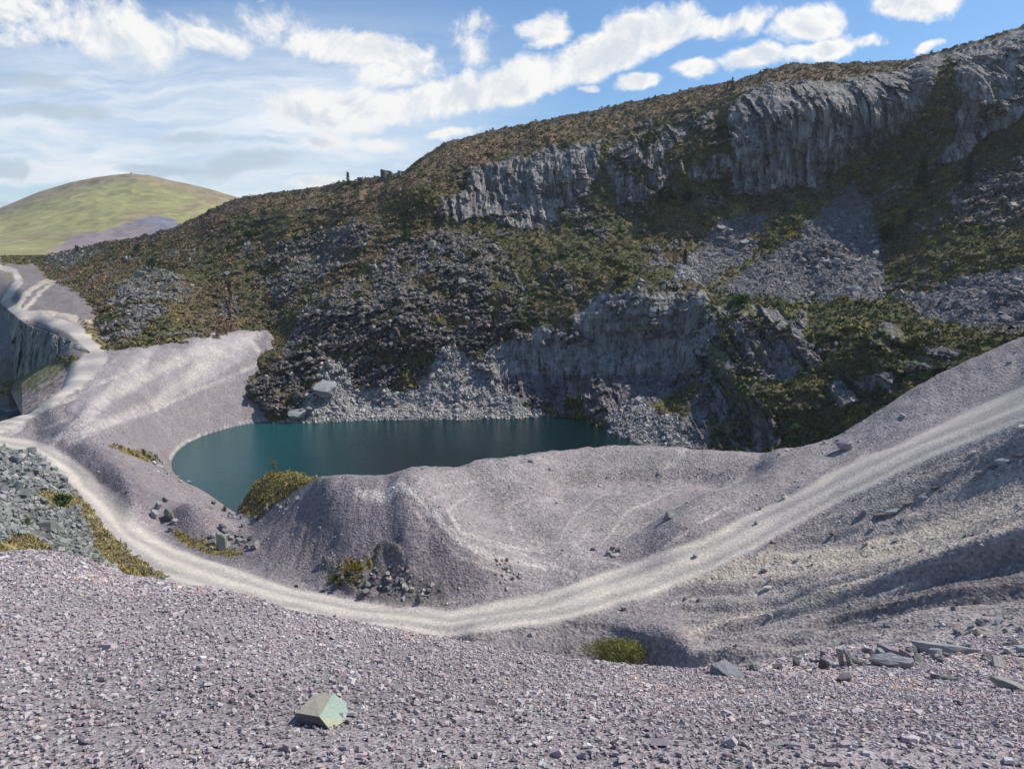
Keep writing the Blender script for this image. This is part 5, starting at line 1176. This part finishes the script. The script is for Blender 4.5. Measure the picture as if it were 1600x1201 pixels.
for f_ in me.polygons:
    c_ = f_.center + Vector(Pb); x_, y_ = proj(c_.x, c_.y, c_.z)
    if f_.normal.z < .25: f_.material_index = 3  # steep side faces get dark slate: their shade is put into the colour
    elif x_ > 516 and y_ > 1122: f_.material_index = 2
    elif x_ < 508: f_.material_index = 1
o = link('green_block', me); o.location = Pb
tag(o, 'angular pale green block with a brown facet, alone on the near chippings', 'stone')
# ------------------------------------------------------------------ trees and bushes
def bark_mat(name, c):
    m, b, p = new_mat(name); tc = b.n.new('ShaderNodeTexCoord').outputs['Object']
    n_ = b.noise(b.mapping(tc, scale=(4, 4, 1)), 8, 4)
    b.l.new(b.mix(n_, tuple(x * .6 for x in c) + (1,), c + (1,)), p.inputs['Base Color']); p.inputs['Roughness'].default_value = .9
    return m
M_bark = bark_mat('bark', (.13, .10, .08))
def tube(V, Fc, pts, rads, seg=6):
    for (p, r) in zip(pts, rads):
        for k in range(seg): V.append((p[0] + r * math.cos(k * 2 * math.pi / seg), p[1] + r * math.sin(k * 2 * math.pi / seg), p[2]))
    b0 = len(V) - seg * len(pts)
    for i in range(len(pts) - 1):
        for k in range(seg):
            Fc.append((b0 + i * seg + k, b0 + i * seg + (k + 1) % seg, b0 + (i + 1) * seg + (k + 1) % seg, b0 + (i + 1) * seg + k))
def mesh_py(name, V, Fc, mat, cols=None):
    me = D.meshes.new(name); me.from_pydata(V, [], Fc); me.materials.append(mat)
    if cols is not None:
        a_ = me.color_attributes.new('Col', 'FLOAT_COLOR', 'POINT'); c_ = np.ones((len(V), 4), np.float32); c_[:, :3] = cols; a_.data.foreach_set('color', c_.ravel())
    return me
def empty(name, loc):
    o = D.objects.new(name, None); COL.objects.link(o); o.location = loc; o.empty_display_size = .3; return o

def conifer(sheet, px, py, hpx, label, wr=.30, dens_=1.0, col=(.045, .075, .035), group=None, seed=1):
    P, N = surf(sheet, px, py); h_ = hpx * P[1] / F * 1.02
    r = random.Random(seed); root = empty('conifer', Vector(P) - Vector((0, 0, .15)))
    tag(root, label, 'conifer', group)
    V, Fc = [], []; lean = (r.uniform(-.03, .03), r.uniform(-.03, .03))
    tp = [(lean[0] * h_ * t, lean[1] * h_ * t, h_ * t * .97) for t in (0, .1, .3, .6, 1)]
    tube(V, Fc, tp, [h_ * .03, h_ * .022, h_ * .016, h_ * .01, h_ * .003], 7)
    link('trunk', mesh_py('trunk', V, Fc, M_bark), root)
    V, Fc, cs = [], [], []
    nl = int(16 * dens_)
    for i in range(nl):
        t = .10 + .88 * i / nl; z = h_ * t
        R = h_ * wr * (1 - t) ** .8 * r.uniform(.75, 1.15) + h_ * .02
        for k in range(r.randint(6, 9)):
            a_ = r.uniform(0, 6.283); L = R * r.uniform(.6, 1.15)
            dx, dy = math.cos(a_), math.sin(a_)
            ns = 6
            for q in range(ns):
                s_ = (q + r.random()) / ns; sg = h_ * .045 * (1.25 - s_ * .6)
                cx_, cy_, cz = dx * L * s_, dy * L * s_, z - L * .28 * s_ + L * .12 * s_ * s_ + r.uniform(-.01, .01) * h_
                for u_ in range(2):
                    e1 = Vector((dx + r.gauss(0, .5), dy + r.gauss(0, .5), r.gauss(-.15, .35))).normalized() * sg * 1.5
                    e2 = Vector((-dy, dx, r.gauss(0, .7))).normalized() * sg * .5
                    c_ = Vector((cx_, cy_, cz)) + Vector(tp[0]) * 0 + Vector((lean[0] * z, lean[1] * z, 0)); b0 = len(V)
                    V += [tuple(c_ - e2), tuple(c_ + e2), tuple(c_ + e1)]; Fc.append((b0, b0 + 1, b0 + 2))
                    kk = r.uniform(.6, 1.5); cs += [tuple(x * kk for x in col)] * 3
    link('crown', mesh_py('crown', V, Fc, M_leaf, np.array(cs)), root)
    return root

def bush(sheet, px, py, wpx, hpx, label, n=900, leaf=.10, col=(.06, .075, .025), name='bush', cat='bush', group=None, seed=1, lobes=9, spiky=0.0, depth=1.0, var=.5):
    P, N = surf(sheet, px, py); W = wpx * P[1] / F; Hh = hpx * P[1] / F
    r = np.random.default_rng(seed); root = empty(name, Vector(P) - Vector((0, 0, .05))); tag(root, label, cat, group)
    V, Fc = [], []; rr_ = random.Random(seed); tips = []
    for i in range(lobes):
        a_ = rr_.uniform(0, 6.283); q = rr_.uniform(.1, .8)
        tips.append((math.cos(a_) * q * W * .42, math.sin(a_) * q * W * .42 * depth, Hh * rr_.uniform(.4, .78) * (1 - .45 * q)))
        x_, y_, z_ = tips[-1]; w0 = Hh * .02
        tube(V, Fc, [(x_ * .05, y_ * .05, -.05), (x_ * .5, y_ * .5, z_ * .45), (x_, y_, z_)], [w0, w0 * .7, w0 * .3], 5)
    link('stem', mesh_py('stem', V, Fc, M_bark), root)
    tips = np.array(tips); li = r.integers(0, lobes, n)
    c = r.normal(0, 1, (n, 3)); c /= np.linalg.norm(c, axis=1, keepdims=True); c *= r.uniform(.3, 1, (n, 1)) ** .5
    rad = np.array([W * .2, W * .2 * depth, Hh * .30]) * r.uniform(.7, 1.25, (lobes, 1))[li]
    ctr = tips[li] + c * rad; ctr[:, 2] = np.abs(ctr[:, 2])
    d1 = r.normal(0, 1, (n, 3)) + c * .6; d1[:, 2] += spiky * 2; d1 /= np.linalg.norm(d1, axis=1, keepdims=True)
    d2 = np.cross(d1, r.normal(0, 1, (n, 3))); d2 /= np.linalg.norm(d2, axis=1, keepdims=True)
    s_ = leaf * r.uniform(.6, 1.4, (n, 1)); wd = .45 if not spiky else .16
    VV = np.stack([ctr - d1 * s_ - d2 * s_ * wd, ctr - d1 * s_ + d2 * s_ * wd, ctr + d1 * s_ * 1.1], 1).reshape(-1, 3)
    lc_ = r.uniform(1 - var, 1 + var, lobes)[li]
    cc_ = np.repeat(np.array(col)[None] * (lc_ * r.uniform(.65, 1.35, n))[:, None], 3, 0)
    me = raw_mesh('crown', VV, np.arange(3 * n), np.arange(n) * 3, M_leaf, cc_); link('crown', me, root)
    return root

conifer('H', 543, 286, 20, 'lone small conifer standing on the skyline left of the boulders', .34, 1.0, seed=3)
conifer('H', 634, 375, 34, 'green conifer on the hillside below the skyline boulders', .30, 1.3, (.06, .11, .045), seed=4)
conifer('H', 1436, 300, 56, 'tall dark conifer on the mossy gully right of the scree cone', .24, 1.3, (.04, .075, .035), seed=5)
conifer('H', 1512, 285, 44, 'bluish conifer under the right hand crag', .32, 1.2, (.045, .08, .055), seed=6)
conifer('H', 1143, 140, 20, 'tiny bare topped conifer on the skyline above the tall crag', .18, .8, seed=7)
conifer('H', 1134, 140, 13, 'very small conifer left of the one above the tall crag', .2, .8, seed=8)
conifer('H', 468, 560, 26, 'slender young conifer on the dark rock lump left of the talus', .2, .9, (.05, .075, .03), seed=9)
conifer('H', 1418, 350, 26, 'small conifer low in the mossy gully', .25, 1.0, seed=10)
conifer('H', 1070, 412, 26, 'small dark conifer on the slope left of the scree top', .28, 1.0, (.03, .05, .025), seed=12)
bush('H', 1127, 225, 36, 38, 'large dark juniper clinging to the cliff left of the tall crag', 1300, .34, (.035, .05, .022), seed=13)
bush('H', 1040, 314, 36, 26, 'dark bush under the sloping rock slab, the left of a pair', 900, .34, (.04, .055, .025), seed=14)
bush('H', 1072, 318, 36, 22, 'dark bush under the sloping rock slab, the right of a pair', 900, .34, (.04, .06, .025), seed=15)
bush('H', 1385, 378, 30, 36, 'very dark round bush at the right edge of the scree cone', 900, .34, (.03, .045, .02), seed=16)
bush('H', 1158, 472, 34, 18, 'bright green ferny bush at the left end of the quarry bench', 900, .26, (.09, .15, .03), seed=17)
bush('H', 968, 440, 34, 14, 'low dark bush on the rim above the pale rock slab', 700, .3, (.04, .06, .028), seed=18)
bush('H', 890, 640, 34, 28, 'dark bush at the foot of the cliff by the water', 800, .26, (.05, .065, .022), seed=19)
bush('H', 213, 392, 16, 16, 'small round bush near the skyline at the left', 400, .3, (.04, .06, .025), seed=20)
bush('H', 119, 390, 9, 10, 'tiny bush on the skyline at the far left', 220, .3, (.04, .05, .025), seed=21)
bush('H', 740, 402, 30, 14, 'low bush under the left cliff', 500, .3, (.06, .07, .03), seed=22)
bush('H', 236, 418, 24, 20, 'bush above the pale crags of the left hillside', 500, .3, (.045, .06, .025), seed=23)
bush('H', 390, 372, 24, 18, 'dark bush high on the left hillside', 500, .3, (.045, .06, .025), seed=24)
bush('H', 1430, 540, 40, 18, 'yellow green bush on the brow of the green cliff', 700, .26, (.11, .12, .03), seed=25)
bush('G', 974, 1030, 132, 46, 'wide green gorse bush growing on the hump behind the near slope', 15000, .11, (.24, .25, .08), name='gorse_bush', cat='gorse', seed=30, lobes=30, spiky=.6, depth=.6, var=.35)
bush('G', 95, 786, 58, 14, 'dark green low bramble in the rubble field left of the road', 2600, .12, (.05, .085, .03), name='bramble', seed=31, lobes=16)
bush('G', 46, 818, 16, 14, 'yellow green tuft among the rubble left of the road', 500, .10, (.15, .16, .04), name='grass_tuft', cat='grass tuft', seed=32, spiky=.8)
bush('G', 148, 880, 26, 14, 'dark olive tuft just beyond the near slope at the left', 900, .09, (.09, .10, .03), name='grass_tuft', cat='grass tuft', seed=33, spiky=.8)
bush('G', 352, 797, 9, 14, 'small tuft at the near corner of the lake', 300, .12, (.08, .09, .035), name='grass_tuft', cat='grass tuft', seed=34, spiky=.8)
bush('G', 556, 888, 30, 16, 'ochre mossy tuft on the foot of the mound', 900, .08, (.20, .15, .035), name='grass_tuft', cat='grass tuft', seed=35, spiky=.8)
bush('G', 525, 905, 22, 10, 'olive tuft left of the ochre one on the mound', 500, .08, (.11, .12, .035), name='grass_tuft', cat='grass tuft', seed=36, spiky=.8)
bush('F', 1216, 1040, 20, 16, 'small green weed among the lip stones, the left one', 260, .02, (.16, .18, .04), name='weed', cat='weed', seed=37, spiky=.6)
bush('F', 1250, 1042, 14, 13, 'small green weed among the lip stones, the right one', 200, .02, (.14, .16, .04), name='weed', cat='weed', seed=38, spiky=.6)

# sapling on the knoll by the water
P, N = surf('G', 428, 742); s_ = P[1] / F
root = empty('sapling', P); tag(root, 'thin leafy sapling on the grassy knoll against the lake', 'tree')
V, Fc = [], []; rr_ = random.Random(5); tips = []
tube(V, Fc, [(0, 0, -.1), (-.1, 0, 10 * s_), (-.15, .05, 30 * s_)], [.05, .035, .012], 6)
for i in range(14):
    z_ = rr_.uniform(4, 28) * s_; a_ = rr_.uniform(0, 6.28); L = rr_.uniform(4, 9) * s_
    e_ = (math.cos(a_) * L - .1, math.sin(a_) * L, z_ + L * .7); tube(V, Fc, [(-.1, 0, z_), e_], [.02, .006], 4); tips.append(e_)
link('trunk', mesh_py('trunk', V, Fc, M_bark), root)
tp = np.array(tips); n = 420; li = rng.integers(0, 14, n); ctr = tp[li] * rng.uniform(.6, 1.05, (n, 1)) + rng.normal(0, .17, (n, 3)); ctr[:, 2] = np.abs(ctr[:, 2])
d1 = rng.normal(0, 1, (n, 3)); d1 /= np.linalg.norm(d1, axis=1, keepdims=True); d2 = np.cross(d1, rng.normal(0, 1, (n, 3))); d2 /= np.linalg.norm(d2, axis=1, keepdims=True)
VV = np.stack([ctr - d1 * .05 - d2 * .03, ctr - d1 * .05 + d2 * .03, ctr + d1 * .07], 1).reshape(-1, 3)
link('crown', raw_mesh('crown', VV, np.arange(3 * n), np.arange(n) * 3, M_leaf, np.repeat(np.array([(.13, .135, .04)]) * rng.uniform(.6, 1.4, (n, 1)), 3, 0)), root)

# skyline boulders
for x_, y_, w_, t_, lb in ((600, 273, 13, T_lump[0], 'left square boulder on the skyline right of the lone conifer'), (609, 272, 9, T_lump[2], 'right boulder of the touching pair on the skyline'), (622, 272, 9, T_lump[3], 'smaller boulder right of the skyline pair'),
                         (563, 282, 14, T_block[3], 'low flat boulder on the skyline between the conifer and the pair')):
    rock_px('H', x_, y_ + 2, w_, t_, S_dark, lb, 'boulder', name='boulder', asp=(1, 1, 1.2), lean=(0, 0, 1), sink=.1)
# summit cairn of the mountain
Pm = np.array([x1m, y1m, z1m]) if 'x1m' in globals() else at(205, 272, 1490)
put_rock(Pm, (0, 0, 1), 3.5, T_lump[1], S_grey, 'summit cairn on top of the far mountain', 'cairn', name='cairn', lean=(0, 0, 1), asp=(1, 1, 1.2), sink=0)

# ------------------------------------------------------------------ air
bm = bmesh.new(); bmesh.ops.create_cube(bm, size=1.0)
for v in bm.verts: v.co = Vector((v.co.x * 5400, v.co.y * 5400, -13.5 if v.co.z < 0 else 330))
me = D.meshes.new('haze'); bm.to_mesh(me); bm.free()
m = D.materials.new('thin_air'); m.use_nodes = True; m.node_tree.nodes.clear()
b = NB(m.node_tree); o_ = b.n.new('ShaderNodeOutputMaterial'); pv = b.n.new('ShaderNodeVolumePrincipled')
pv.inputs['Density'].default_value = .00011; pv.inputs['Color'].default_value = (.86, .92, 1, 1); pv.inputs['Anisotropy'].default_value = .3
b.l.new(pv.outputs[0], o_.inputs['Volume']); me.materials.append(m)
tag(link('haze', me), kind='stuff', label='thin haze in the air over the whole valley', cat='haze')
